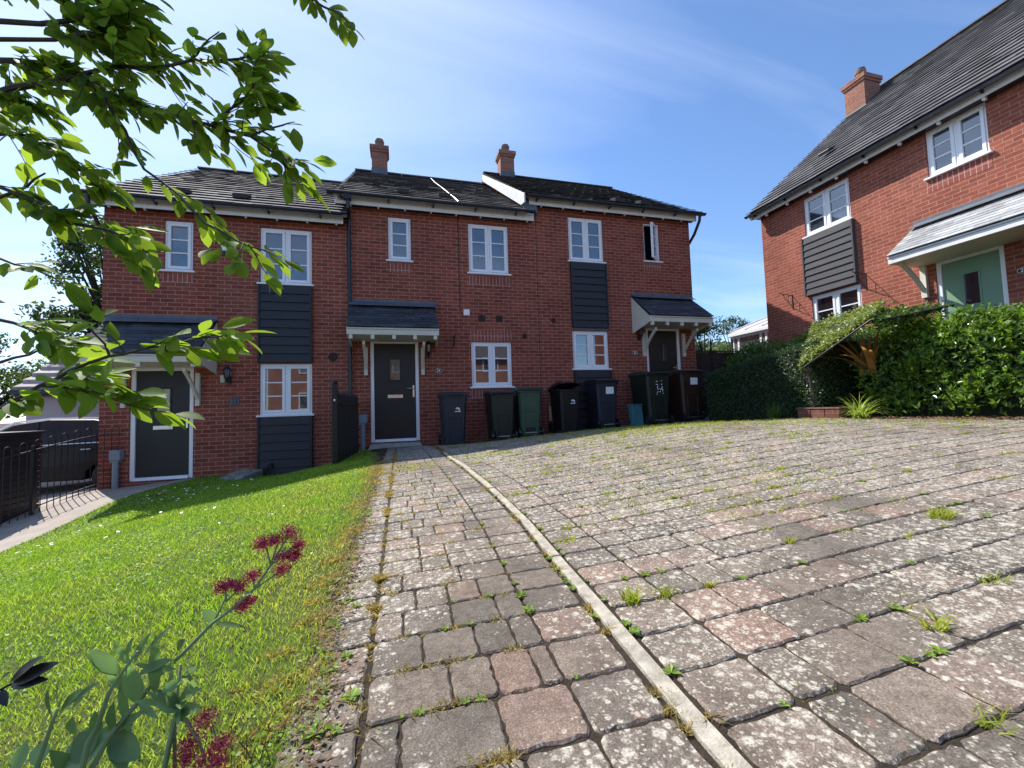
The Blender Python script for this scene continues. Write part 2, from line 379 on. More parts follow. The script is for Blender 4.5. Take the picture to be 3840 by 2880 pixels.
# grass: yellower and thinner towards the paving edge
GRASS = NT('grass blades')
gp = GRASS.n.new('ShaderNodeNewGeometry'); sx = GRASS.n.new('ShaderNodeSeparateXYZ'); GRASS.l.new(gp.outputs['Position'], sx.inputs[0])
dry = GRASS.math('ADD', GRASS.ramp(GRASS.math('MULTIPLY', GRASS.math('ADD', sx.outputs[0], 1.3), .8), [(0, 0.0), (1, .34)]), GRASS.math('MULTIPLY', GRASS.math('SUBTRACT', GRASS.noise(1.6, 4, .65), .53), 1.9), clamp=True)
col = GRASS.mix(dry, GRASS.ramp(GRASS.island(), [(0, (.105, .21, .018)), (.6, (.20, .36, .03)), (1, (.34, .48, .08))]), GRASS.ramp(GRASS.island(), [(0, (.30, .33, .05)), (.6, (.46, .46, .10)), (1, (.62, .56, .22))]))
GRASS.set('Base Color', col); GRASS.set('Roughness', .5); GRASS.b.inputs['Specular IOR Level'].default_value = .25
tr = GRASS.n.new('ShaderNodeBsdfTranslucent'); GRASS.inp(tr.inputs['Color'], GRASS.mix(1.0, col, (2.2, 2.0, 1.2), 'MULTIPLY'))
ms = GRASS.n.new('ShaderNodeMixShader'); ms.inputs[0].default_value = .42; GRASS.l.new(GRASS.b.outputs[0], ms.inputs[1]); GRASS.l.new(tr.outputs[0], ms.inputs[2]); GRASS.l.new(ms.outputs[0], GRASS.out.inputs['Surface']); GRASS = GRASS.m
vs, fs, off_ = [], [], 0
for dens, y0, y1, h, wd in ((19000, .0, 1.7, .024, .0021), (12000, 1.7, 3.2, .025, .0028), (6500, 3.2, 5.5, .027, .0042), (3200, 5.5, 8.8, .030, .007)):
    x, y = scatter_lawn(dens, y0, y1); n = len(x)
    hh = h*rng.uniform(.45, 1.25, n)*(1+.35*np.sin(x*5+1.3*np.sin(y*3))*np.sin(y*4.1)); hh = hh*np.where(x > lawn_right(y)-.18, .7, 1)
    v, f = blades(np.stack([x, y, G(x, y)-.004], 1), hh, wd*rng.uniform(.7, 1.4, n), np.full(n, 1.0))
    vs.append(v); fs.append(f+off_); off_ += len(v)
tag(npmesh('grass', np.concatenate(vs), np.concatenate(fs), GRASS, k=3), 'short sunlit green grass of the front lawn, yellowing towards the paving', 'grass', kind='stuff')

# clover and broad-leaved weeds among the blades
n = 60000; x = rng.uniform(-4.3, -.15, n); y = 8.0*rng.uniform(0, 1, n)**1.5; kk = (x > lawn_left(y)) & (x < lawn_right(y)+.01) & (np.sin(x*3.1+1.7*np.sin(y*2.3))+np.sin(y*2.9+x)+rng.standard_normal(n)*.7 > .2); x, y = x[kk], y[kk]; n = len(x)
Pq = np.stack([x, y, G(x, y)+rng.uniform(.006, .024, n)], 1); a = rng.uniform(0, 2*PI, n); s_ = rng.uniform(.003, .0065, n)*(1+.10*y); tl = rng.uniform(-.5, .5, (2, n)); ax = np.stack([np.cos(a), np.sin(a), tl[0]], 1)*s_[:, None]; bx = np.stack([-np.sin(a), np.cos(a), tl[1]], 1)*(s_*.8)[:, None]
tag(npmesh('clover', np.stack([Pq-ax, Pq+bx, Pq+ax, Pq-bx], 1).reshape(-1, 3), np.arange(n*4).reshape(-1, 4), GRASS), 'patches of small clover leaves among the lawn grass', 'clover', kind='stuff')
# daisies scattered in the lawn (a few clumps)
WHT = simple('daisy white', (.85, .85, .83), .6, .05); DAI = MB()
for cx_, cy_, sx_, sy_, n in ((-3.3, 7.3, .5, .35, 46), (-2.75, 6.8, .4, .3, 34), (-3.4, 4.6, .5, .45, 26), (-2.3, 4.7, .5, .3, 16), (-1.1, 3.3, .3, .3, 5), (-.75, 8.1, .12, .2, 6)):
    for _ in range(n):
        x, y = rnd.gauss(cx_, sx_), rnd.gauss(cy_, sy_)
        if x < -4.0 or y > 8.6: continue
        z = g(x, y)+rnd.uniform(.028, .045); r = .013 if y > 4 else .008; tx, ty = rnd.uniform(-.4, .4), rnd.uniform(-.4, .4)
        DAI.face([(x+r*math.cos(k*PI/4), y+r*math.sin(k*PI/4), z+r*(tx*math.cos(k*PI/4)+ty*math.sin(k*PI/4))+(.002 if k % 2 else 0)) for k in range(8)])
tag(DAI.build('daisies', WHT), 'tiny white daisies scattered over the lawn', 'flowers', kind='stuff')

# ---------------------------------------------------------------- block paving
PAVE = NT('tumbled paving block')
isl = PAVE.island(); P_ = PAVE.tc.outputs['Object']
c = PAVE.ramp(isl, [(0, (.100, .085, .069)), (.25, (.145, .120, .096)), (.5, (.178, .139, .110)), (.7, (.125, .107, .088)), (.9, (.185, .134, .106)), (1, (.21, .140, .108))])
c = PAVE.mix(1.0, c, PAVE.ramp(PAVE.noise(7, 4, .6), [(.3, .78), (.7, 1.25)]), 'MULTIPLY')
c = PAVE.mix(1.0, c, PAVE.ramp(PAVE.noise(210, 5, .85), [(.32, .42), (.52, 1.0), (.66, 2.1)]), 'MULTIPLY')
c = PAVE.mix(1.0, c, PAVE.ramp(PAVE.noise(32, 4, .7), [(.35, .78), (.65, 1.22)]), 'MULTIPLY')
c = PAVE.mix(PAVE.math('MULTIPLY', PAVE.ramp(PAVE.noise(60, 5, .8), [(.48, 0.0), (.62, 1.0)]), PAVE.math('MULTIPLY', patch0 := PAVE.ramp(PAVE.noise(1.7, 4, .6), [(.38, .0), (.62, .42)]), 1.0)), c, (.40, .365, .31))
# pale lichen: round blotches of several sizes, denser in patches
patch = PAVE.ramp(PAVE.noise(1.1, 4, .6), [(.37, .34), (.60, 1.12)])
wrp = PAVE.n.new('ShaderNodeVectorMath'); wrp.operation = 'ADD'; sc = PAVE.n.new('ShaderNodeVectorMath'); sc.operation = 'SCALE'; sc.inputs['Scale'].default_value = .016
PAVE.l.new(PAVE.noise(75, 3, .7, out='Color'), sc.inputs[0]); PAVE.l.new(P_, wrp.inputs[0]); PAVE.l.new(sc.outputs[0], wrp.inputs[1])
def spots(scale, r0, r1, keep):
    n = PAVE.n.new('ShaderNodeTexVoronoi'); n.inputs['Scale'].default_value = scale; PAVE.l.new(wrp.outputs[0], n.inputs['Vector'])
    k = PAVE.n.new('ShaderNodeSeparateColor'); PAVE.l.new(n.outputs['Color'], k.inputs[0])
    on = PAVE.ramp(PAVE.math('MULTIPLY', k.outputs[0], patch), [(keep, 0.0), (keep+.03, 1.0)])
    return PAVE.math('MULTIPLY', PAVE.ramp(n.outputs['Distance'], [(r0, 1.0), (r1, 0.0)]), on)
l1 = spots(26, .26, .44, .42); l2 = spots(50, .28, .46, .38); l3 = spots(110, .30, .48, .34)
lich = PAVE.math('MAXIMUM', PAVE.math('MAXIMUM', l1, l2), PAVE.math('MULTIPLY', l3, .8))
lich = PAVE.math('MULTIPLY', lich, PAVE.ramp(PAVE.noise(160, 3, .7), [(.36, .15), (.56, 1.0)]))
c = PAVE.mix(PAVE.math('MULTIPLY', lich, .82), c, (.62, .575, .48))
rust = PAVE.ramp(PAVE.noise(13, 5, .7), [(.64, 0.0), (.74, .55)])
c = PAVE.mix(rust, c, (.30, .17, .12))
gx = PAVE.n.new('ShaderNodeNewGeometry'); gz = PAVE.n.new('ShaderNodeSeparateXYZ'); PAVE.l.new(gx.outputs['Normal'], gz.inputs[0])
PAVE.set('Base Color', c); PAVE.set('Roughness', .88); PAVE.b.inputs['Specular IOR Level'].default_value = .3
PAVE.bump(PAVE.math('ADD', PAVE.noise(300, 3, .7), PAVE.math('MULTIPLY', PAVE.noise(28, 3, .6), 1.6)), .55, .0035); PAVE = PAVE.m
def pavers(name, rects, mat, warpf=True):
    V, Fc = [], []; base = 0
    xs_, ys_ = [], []
    for (x0, x1, y0, y1) in rects:
        near = .5*(y0+y1) < 3.2 and .5*(x0+x1) < 3.2
        ns = 9 if near else 2
        j = .0036 if near else .004
        w, h = x1-x0, y1-y0; r = min(.011, w*.12)
        pts = []
        cor = [(x0, y0), (x1, y0), (x1, y1), (x0, y1)]
        for k in range(4):
            ax, ay = cor[k]; bx, by = cor[(k+1) % 4]; L = math.hypot(bx-ax, by-ay); dx, dy = (bx-ax)/L, (by-ay)/L
            for m in range(ns):
                t = r+(L-2*r)*m/(ns-1)
                q = rnd.uniform(-j, j)*(.9 if 0 < m < ns-1 else .4)
                pts.append((ax+dx*t-dy*q, ay+dy*t+dx*q))
        n = len(pts); cx, cy = (x0+x1)/2, (y0+y1)/2
        tx, ty, tz = rnd.gauss(0, .0045), rnd.gauss(0, .0045), rnd.gauss(0, .0010)
        for (s, dz) in ((1.0, -.03), (1.0, -.0045), (None, 0.0)):
            for (x, y) in pts:
                if s is None:
                    d = math.hypot(x-cx, y-cy); q = 1-.0042/d*(1+rnd.random()*.6); xx, yy = cx+(x-cx)*q, cy+(y-cy)*q
                else: xx, yy = x, y
                V.append((xx, yy, dz+tz+tx*(xx-cx)+ty*(yy-cy)))
        for lvl in range(2):
            for k in range(n):
                k2 = (k+1) % n; Fc.append((base+lvl*n+k, base+lvl*n+k2, base+(lvl+1)*n+k2, base+(lvl+1)*n+k))
        Fc.append(tuple(base+2*n+k for k in range(n))); base += 3*n
    V = np.array(V)
    if warpf: V[:, 0] = warp(V[:, 0], V[:, 1])
    V[:, 2] += G(V[:, 0], V[:, 1])
    me = bpy.data.meshes.new(name); me.from_pydata(V.tolist(), [], Fc); me.materials.append(mat)
    o = bpy.data.objects.new(name, me); C.objects.link(o); return tag(o, kind='structure')
def course(xa, xb, y0, y1, lens=(.125, .17, .17, .245), gap=.007):
    out = []; x = xa-rnd.random()*.1
    while x < xb:
        w = rnd.choice(lens); w = w if xb-(x+w) > .06 else xb-x+.001; w = w if x+w-xa > .06 else .245; a, b = max(x, xa), min(x+w, xb)
        if b-a > .05: out.append((a+gap/2, b-gap/2, y0+gap/2+rnd.uniform(-.002, .002), y1-gap/2+rnd.uniform(-.002, .002)))
        x += w
    return out
R_ = []; y = .12; pt = .168
while y < 8.72:
    y1 = y+pt
    R_.append((-.235+rnd.uniform(-.01, .01), -.094, y+.004, y1-.004))
    R_ += course(-.083, .44, y, y1)
    R_.append((.447, .648, y+.004, y1-.004)); y = y1
pavers('path', R_, PAVE)
R_ = []; y = .06; row = 0
while y < 8.74:
    y1 = y+pt*(1.0)
    R_.append((.731, .928, y+.004, y1-.004))
    xm = 8.2 if y < 3.0 else 6.75 if y < 4.4 else 6.35 if y < 7 else 7.3
    R_ += course(.934, xm, y, y1, (.125, .17, .17, .21, .245)); y = y1
# near right corner and behind the viewer
y = .06
while y > -1.2:
    y1 = y; y = y-pt; R_ += course(.72, 8.4, y, y1, (.17, .245, .245))
pavers('drive', R_, PAVE)
# pale concrete edging strip in lengths
KERB = simple('pale edging concrete', (.40, .36, .29), .9, .38, 26, .9, 160)
k = MB(); segs = [-.4, .60, 1.72, 2.30, 3.2, 4.12, 5.04, 5.95]
for a_, b_ in zip(segs[:-1], segs[1:]):
    m = 6; jx, jz = rnd.uniform(-.006, .006), rnd.uniform(-.003, .006)
    for i_ in range(m):
        ya, yb = a_+.004+(b_-a_-.008)*i_/m, a_+.004+(b_-a_-.008)*(i_+1)/m
        q = []
        for dz in (-.05, .005+jz):
            for (xx, yy) in ((.671, ya), (.715, ya), (.715, yb), (.671, yb)):
                X = float(warp(xx+jx, yy)); q.append((X, yy, g(X, yy)+dz))
        k.hexa(q)
tag(k.build('kerb', KERB), kind='structure')
# lower-left path of flags towards the left door
FLAG = simple('pale flag path', (.33, .28, .24), .9, .18, 5, .5, 90)
ys = np.linspace(-2.5, 8.79, 70); Yg = np.repeat(ys[:, None], 14, 1); xl = np.interp(ys, [-3, 6, 7.5, 8.5, 8.8], [-6.6, -6.0, -5.6, -5.1, -5.0])[:, None]
Xg = xl+(lawn_left(Yg)+.03-xl)*np.linspace(0, 1, 14)[None, :]
vv = np.stack([Xg.ravel(), Yg.ravel(), (G(Xg, Yg)+.004).ravel()], 1); i = np.arange(69*13); a = (i//13)*14+i % 13
tag(npmesh('pavement', vv, np.stack([a, a+1, a+15, a+14], 1), FLAG, smooth=True), kind='structure')
TARM = simple('car park surface', (.34, .31, .28), .9, .2, 4, .6, 120)
ys = np.linspace(7.5, 13.5, 30); Yg = np.repeat(ys[:, None], 30, 1); Xg = np.repeat(np.linspace(-16, -5.25, 30)[None, :], 30, 0)
vv = np.stack([Xg.ravel(), Yg.ravel(), (G(Xg, Yg)-.004).ravel()], 1); i = np.arange(29*29); a = (i//29)*30+i % 29
tag(npmesh('parking_area', vv, np.stack([a, a+1, a+31, a+30], 1), TARM, smooth=True), kind='structure')

# weeds in the joints
WEED = foliage('weed blades', (.12, .19, .02), (.24, .29, .04), .35, .55, .2)
WEEDY = foliage('dry moss blades', (.17, .15, .055), (.27, .23, .10), .35, .7, .1)
def joint_pts(n, x0, x1, y0, y1, dens_f):
    x = rng.uniform(x0, x1, n); y = rng.uniform(y0, y1, n)
    return x, y
def tuft_field(name, spots_, mat, label):
    xs_, ys_, hs, ws = [], [], [], []
    for (x, y, r, n, h) in spots_:
        if n > 190:      # loose patches: scattered, and mostly along the joints
            X_ = x+rng.standard_normal(n)*r*1.25; Y_ = y+rng.standard_normal(n)*r*.75; sn = rng.uniform(0, 1, n) < .72; row_ = .06+pt*np.round((Y_-.06)/pt)+rng.standard_normal(n)*.007
            Y_ = np.where(sn, row_, Y_); c_l = X_+.35*np.sin(Y_*37); X_ = X_+.05*np.sin(c_l*21); xs_.append(X_); ys_.append(Y_)
        else:
            a = rng.uniform(0, 2*PI, n); q = r*np.sqrt(rng.uniform(0, 1, n)); xs_.append(x+q*np.cos(a)); ys_.append(y+q*np.sin(a)*.7)
        hs.append(h*rng.uniform(.4, 1.2, n)); ws.append(np.full(n, .0032+.0011*max(y, 0))*rng.uniform(.7, 1.4, n))
    x, y, h, w = map(np.concatenate, (xs_, ys_, hs, ws))
    o = blade_obj(name, np.stack([x, y, G(x, y)-.008], 1), h, w, np.full(len(x), 1.5), mat)
    return tag(o, label, 'weeds', kind='stuff')
sp = []
# along the course joints of the drive, at random
for _ in range(1000):
    yy = .06+pt*rnd.randint(3, 51); xx = rnd.uniform(.75, 6.6)
    if yy > 8.6: continue
    dens = 1.0 if rnd.random() < .35+.5*math.exp(-((yy-4.6)/1.2)**2) else 0
    if dens: sp.append((xx, yy+rnd.uniform(-.01, .01), rnd.uniform(.012, .07), rnd.randint(8, 44), rnd.uniform(.016, .042)))
for (x, y, r, n) in ((3.0, 4.9, .45, 260), (3.7, 5.0, .5, 420), (2.6, 4.4, .3, 120), (4.4, 4.7, .5, 200), (3.4, 5.35, .6, 300), (1.3, 3.6, .25, 110), (5.4, 4.2, .5, 260), (5.9, 3.1, .5, 180), (2.0, 3.1, .3, 120), (1.5, 2.3, .2, 110), (2.5, 2.2, .25, 120), (1.9, 1.9, .2, 100), (1.0, 5.0, .3, 80), (3.4, 5.8, .8, 420), (2.3, 3.8, .35, 150), (3.9, 3.4, .3, 90), (.05, 4.7, .16, 120)):
    sp.append((x, y, r, int(n*2.0), .042))
tuft_field('joint_weeds', sp, WEED, 'small green weeds growing in the joints of the block paving')
sp = []
for _ in range(200):
    yy = .5+6.5*rnd.random()**1.3; sp.append((-.088+rnd.gauss(0, .01), yy, rnd.uniform(.008, .026), rnd.randint(20, 110) if math.sin(yy*4.7)+math.sin(yy*2.1+1) > -.2 else 5, rnd.uniform(.010, .034)))
for _ in range(90): sp.append((rnd.choice((-.24, .657, .657, .724)), rnd.uniform(.6, 7.5), .02, rnd.randint(10, 50), rnd.uniform(.010, .03)))
for _ in range(170): sp.append((rnd.uniform(-.05, .45), .12+pt*rnd.randint(2, 22), .025, rnd.randint(8, 40), rnd.uniform(.008, .024)))
sp += [(-.27+rnd.gauss(0, .05), rnd.uniform(.4, 6), .05, 40, .026) for _ in range(190)]
sp = [(float(warp(s[0], s[1])),)+s[1:] for s in sp]
tuft_field('path_moss', sp, WEEDY, 'yellow-brown moss and dry grass in the joints of the path')
# leaf litter and soil along the foot of the hedges
n = 5200; x = 6.35+rng.standard_normal(n)*.12+np.where(rng.uniform(0, 1, n) < .5, .2, 0); y = rng.uniform(1.2, 7.2, n); x += np.interp(y, [1.2, 3.3, 4.6, 5.2, 7.2], [.32, .22, .02, -.12, -.12])
Pq = np.stack([x, y, G(x, y)+.004+.012*rng.uniform(0, 1, n)], 1); a = rng.uniform(0, 2*PI, n); s_ = rng.uniform(.012, .032, n); ax = np.stack([np.cos(a), np.sin(a), rng.uniform(-.3, .3, n)], 1)*s_[:, None]; bx = np.stack([-np.sin(a), np.cos(a), rng.uniform(-.5, .5, n)], 1)*(s_*.4)[:, None]
LIT = simple('dry brown leaves', (.20, .10, .06), .9, .3, 30, 0, isl=.6)
tag(npmesh('leaf_litter', np.stack([Pq-ax, Pq+bx, Pq+ax, Pq-bx], 1).reshape(-1, 3), np.arange(n*4).reshape(-1, 4), LIT), 'brown leaf litter and soil along the foot of the hedges', 'leaf litter', kind='stuff')
# little rosettes in the joints and a weedy brown strip between lawn and path
WL = foliage('rosette leaf', (.08, .14, .02), (.16, .25, .03), .3, .5, .3); V_ = []
def rosette(x, y, r, k):
    z = g(x, y)+.002
    for q in range(k):
        a = 2*PI*q/k+rnd.uniform(-.3, .3); L_ = r*rnd.uniform(.6, 1.1); w_ = L_*.28; up = rnd.uniform(.1, .7)
        dx, dy = math.cos(a), math.sin(a); V_.extend([(x, y, z), (x+dx*L_*.55-dy*w_, y+dy*L_*.55+dx*w_, z+L_*up*.5), (x+dx*L_, y+dy*L_, z+L_*up*.55), (x+dx*L_*.55+dy*w_, y+dy*L_*.55-dx*w_, z+L_*up*.5)])
for _ in range(420):
    yy = .06+pt*rnd.randint(2, 44); xx = rnd.uniform(.75, 6.2)
    if yy < 8.4: rosette(float(warp(xx, yy)), yy, rnd.uniform(.010, .024)+.002*yy, rnd.randint(5, 10))
for _ in range(110): rosette(float(warp(rnd.choice((.655, .728, .445)), 0 if 0 else (yy := rnd.uniform(.6, 6.5)))), yy, rnd.uniform(.010, .026), rnd.randint(5, 11))
for _ in range(60): yy = .12+pt*rnd.randint(2, 30); rosette(rnd.uniform(-.05, .45), yy, rnd.uniform(.008, .018), 7)
for _ in range(150): yy = rnd.uniform(.5, 6.5); rosette(float(lawn_right(yy))+rnd.gauss(.0, .03), yy, rnd.uniform(.012, .030), rnd.randint(6, 12))
tag(npmesh('rosette_weeds', np.array(V_), np.arange(len(V_)).reshape(-1, 4), WL), 'tiny leafy rosette weeds rooted in the paving joints', 'weeds', kind='stuff')
n = 5200; y = rng.uniform(.3, 7.5, n); x = lawn_right(y)+rng.standard_normal(n)*.030+.0; Pq = np.stack([x, y, G(x, y)+.004+.006*rng.uniform(0, 1, n)], 1); a = rng.uniform(0, 2*PI, n); s_ = rng.uniform(.003, .010, n); ax = np.stack([np.cos(a), np.sin(a), rng.uniform(-.5, .5, n)], 1)*s_[:, None]; bx = np.stack([-np.sin(a), np.cos(a), rng.uniform(-.5, .5, n)], 1)*(s_*.5)[:, None]
tag(npmesh('soil_crumbs', np.stack([Pq-ax, Pq+bx, Pq+ax, Pq-bx], 1).reshape(-1, 3), np.arange(n*4).reshape(-1, 4), simple('earth crumbs', (.15, .09, .05), .95, .4, 40, 0, isl=.5)), 'brown soil and dead moss crumbs along the lawn edge', 'soil', kind='stuff')
# three tufts that stand out
for (x, y, r, n, h, lab) in ((2.32, 1.32, .05, 170, .055, 'round green grass tuft alone on the sunlit drive at right'), (1.35, .80, .03, 26, .045, 'small pale rosette weed in the near paving joint right of the edging strip'), (.72, 1.25, .03, 50, .045, 'small green weed beside the near end of the edging strip')):
    a = rng.uniform(0, 2*PI, n); q = r*np.sqrt(rng.uniform(0, 1, n)); X = x+q*np.cos(a); Y = y+q*np.sin(a)*.8
    o = blade_obj('weed_tuft', np.stack([X-x, Y-y, G(X, Y)-g(x, y)-.006], 1), h*rng.uniform(.5, 1.2, n), np.full(n, .004 if n > 100 else .008), np.full(n, 1.6), WEED)
    o.location = (x, y, g(x, y)); tag(o, lab, 'weed')
# ---------------------------------------------------------------- house kit (frames: facade faces -Y of the thing's frame)
def wall_mesh(mb, x0, x1, z0, z1, y, holes, rev=.09, th=.28):
    xs = sorted({x0, x1, *[h[0] for h in holes], *[h[1] for h in holes]}); zs = sorted({z0, z1, *[h[2] for h in holes], *[h[3] for h in holes]})
    for a, b in zip(xs[:-1], xs[1:]):
        for c_, d in zip(zs[:-1], zs[1:]):
            mx, mz = (a+b)/2, (c_+d)/2
            if any(h[0] < mx < h[1] and h[2] < mz < h[3] for h in holes): continue
            mb.face([(a, y, c_), (b, y, c_), (b, y, d), (a, y, d)])
    for (a, b, c_, d) in holes:
        mb.face([(a, y, c_), (a, y, d), (a, y+rev, d), (a, y+rev, c_)]); mb.face([(b, y, c_), (b, y+rev, c_), (b, y+rev, d), (b, y, d)])
        mb.face([(a, y, d), (b, y, d), (b, y+rev, d), (a, y+rev, d)]); mb.face([(a, y, c_), (a, y+rev, c_), (b, y+rev, c_), (b, y, c_)])
def frame_rect(mb, x0, x1, z0, z1, w, y0, y1):
    mb.box(x0, x1, y0, y1, z1-w, z1); mb.box(x0, x1, y0, y1, z0, z0+w)
    mb.box(x0, x0+w, y0, y1, z0+w, z1-w); mb.box(x1-w, x1, y0, y1, z0+w, z1-w)
def window(root, off, x0, x1, z0, z1, y, double=True, pane=None, sill=True, soldier=None, lint=None, openr=False, label=None):
    zb = z0+.035; m = MB(); frame_rect(m, x0, x1, zb, z1, .038, y+.030, y+.105)
    xm = (x0+x1)/2
    if double: m.box(xm-.022, xm+.022, y+.031, y+.104, zb+.038, z1-.038)
    w = m.build('window', WHITE, root, off, .004)
    if label: w['label'] = label
    sash = [(x0+.040, xm-.024), (xm+.024, x1-.040)] if double else [(x0+.040, x1-.040)]
    for k, (a, b) in enumerate(sash):
        za, zc = zb+.040, z1-.040
        s = MB(); frame_rect(s, a, b, za, zc, .052, y+.018, y+.072)
        barl = []; p = MB(); ga, gb, gc, gd = a+.055, b-.055, za+.055, zc-.055
        for t in (1/3, 2/3):
            zz_ = gc+(gd-gc)*t; bars = MB(); barl.append(bars.box(ga, gb, y+.036, y+.062, zz_-.012, zz_+.012))
        p.box(ga-.005, gb+.005, y+.052, y+.058, gc-.005, gd+.005)
        obs = [s.build('sash', WHITE, w, off, .005), p.build('pane', pane, w, off)]+[q_.build('glazing_bar', WHITE, w, off, .002) for q_ in barl]
        if openr:
            # casement swung out on its right-hand hinge
            hx, hy = b-off[0], y+.03-off[1]
            M_ = Matrix.Translation((hx, hy, 0))@Matrix.Rotation(math.radians(38), 4, 'Z')@Matrix.Translation((-hx, -hy, 0))
            for o in obs: o.data.transform(M_)
            d = MB(); d.box(a, b, y+.30, y+.32, za, zc); d.build('room_shade_sheet', BLK, w, off)  # black sheet stands in for the unlit room
    if sill:
        s = MB(); s.box(x0-.045, x1+.045, y-.055, y+.08, z0, z0+.034); s.build('sill', WHITE, w, off, .005)
    if soldier:
        s = MB(); s.box(x0-.03, x1+.02, y-.0035, y+.02, soldier, z0-.004)
        s.build('brick_sill', BRS, root, off)
    if lint:
        s = MB(); s.box(x0-.02, x1+.02, y-.0035, y+.02, z1+.02, lint); s.build('brick_lintel', BRS, root, off)
    return w
def boards(root, off, x0, x1, z0, z1, y, mat, pitch=.166, t=.05):
    m = MB(); n = max(1, round((z1-z0)/pitch)); p = (z1-z0)/n
    for i in range(n):
        a, b = z0+i*p, z0+(i+1)*p
        q = rnd.uniform(-.002, .002)
        m.hexa([(x0+.035, y-t-.022+q, a+.004), (x1-.035, y-t-.022+q, a+.004), (x1-.035, y, a+.004), (x0+.035, y, a+.004), (x0+.035, y-t, b), (x1-.035, y-t, b), (x1-.035, y, b), (x0+.035, y, b)])
    o = m.build('cladding', mat, root, off, .002)
    for xa in (x0, x1-.033): e = MB(); e.box(xa, xa+.033, y-t-.028, y, z0, z1); e.build('corner_strip', mat, o, off, .002)
    return o
def slope_tiles(name, root, off, x0, x1, ye, ze, yr, zr, n, mat, tw=.33, jit=.004, lift=.036, xl=None, xr=None, under=True):
    """plain tile courses from the eave (ye, ze) to the ridge; real overlapping tiles"""
    m = MB(); L = math.hypot(yr-ye, zr-ze); d = ((yr-ye)/L, (zr-ze)/L); nn = (-d[1], d[0]); p = L/n
    for i in range(n):
        sh = (i % 2)*tw/2; x = x0-sh-rnd.random()*.01
        while x < x1:
            a, b = max(x, x0), min(x+tw, x1); x += tw
            if b-a < .03: continue
            s0, s1 = i*p-.012+rnd.uniform(-jit, jit), (i+1)*p+.01; h0, h1 = lift+rnd.uniform(-jit, jit), .006
            tl = rnd.uniform(-jit, jit)
            def P(xx, s, h): return (xx, ye+d[0]*s+nn[0]*h, ze+d[1]*s+nn[1]*h)
            a2, b2 = a+.0015, b-.0015
            m.hexa([P(a2, s0, h0-.016), P(b2, s0, h0-.016+tl), P(b2, s1, h1-.016), P(a2, s1, h1-.016), P(a2, s0, h0), P(b2, s0, h0+tl), P(b2, s1, h1), P(a2, s1, h1)])
    if under:
        m.prism([(x0, ye, ze-.02), (x0, yr, zr-.02), (x0, yr, zr-.07), (x0, ye+.02, ze-.07)], (0, 0, 0), (x1-x0, 0, 0))
    return m.build(name, mat, root, off)
def canopy(root, off, x0, x1, y, zt, zf, proj, mat, n=9, dent=5, cream=True, tm=None):
    """tiled door canopy: wall line zt, front edge zf at y-proj"""
    yf = y-proj
    cp = slope_tiles('canopy', root, off, x0, x1, yf-.03, zf+.005, y, zt-.10, n, mat, .30, .001, .014, under=False)
    m = MB(); m.prism([(x0+.01, yf-.0, zf-.015), (x0+.01, y, zt-.125), (x0+.01, y, zt-.16), (x0+.01, yf, zf-.05)], (0, 0, 0), (x1-x0-.02, 0, 0)); m.build('canopy_deck', BLK, cp, off)
    f = MB(); f.box(x0, x1, yf, yf+.025, zf-.145, zf-.012)
    f.box(x0, x1, yf-.012, yf-.0005, zf-.045, zf-.013)
    for k in range(dent):
        xc = x0+.07+(x1-x0-.14)*k/max(dent-1, 1)
        if dent: f.box(xc-.032, xc+.032, yf+.004, yf+.062, zf-.225, zf-.146)
    f.build('fascia', CREAM if cream else WPAINT, cp, off, .003)
    for xx in (x0, x1-.02):
        sd = MB(); sd.prism([(xx+.0, yf+.026, zf-.145), (xx, yf+.026, zf-.02), (xx, y, zt-.13), (xx, y, zf-.29 if dent else zf-.16)], (0, 0, 0), (.02, 0, 0)); sd.build('side_panel', CREAM if cream else WPAINT, cp, off)
    so_ = MB(); so_.hexa([(x0+.02, yf+.027, zf-.142), (x1-.02, yf+.027, zf-.142), (x1-.02, y, zf-.16), (x0+.02, y, zf-.16), (x0+.02, yf+.027, zf-.13), (x1-.02, yf+.027, zf-.13), (x1-.02, y, zf-.148), (x0+.02, y, zf-.148)])
    so_.build('soffit', CREAM, cp, off)
    fl = MB(); fl.hexa([(x0-.01, y-.20, zt-.165), (x1+.01, y-.20, zt-.165), (x1+.01, y, zt-.055), (x0-.01, y, zt-.055), (x0-.01, y-.20, zt-.155), (x1+.01, y-.20, zt-.155), (x1+.01, y, zt-.045), (x0-.01, y, zt-.045)])
    fl.box(x0-.01, x1+.01, y-.008, y, zt-.06, zt)
    fl.build('flashing', LEAD, cp, off)
    return cp
def bracket(cp, off, x, y, zb, zt, out=.55, w=.07):
    m = MB(); m.box(x-w/2, x+w/2, y-.06, y, zb, zt)
    n = 7; a0, a1 = (y-.06, zb+.13), (y-out, zt-.0)
    up, lo = [], []
    for i in range(n):
        t = i/(n-1); yy, z_ = a0[0]+(a1[0]-a0[0])*t, a0[1]+(a1[1]-a0[1])*t; bow = .045*math.sin(PI*t)
        up.append((x-w*.35, yy, z_+.05+bow)); lo.append((x-w*.35, yy, z_-.02+bow))
    m.prism(up+lo[::-1], (0, 0, 0), (w*.7, 0, 0))
    return m.build('bracket', CREAM, cp, off, .003)
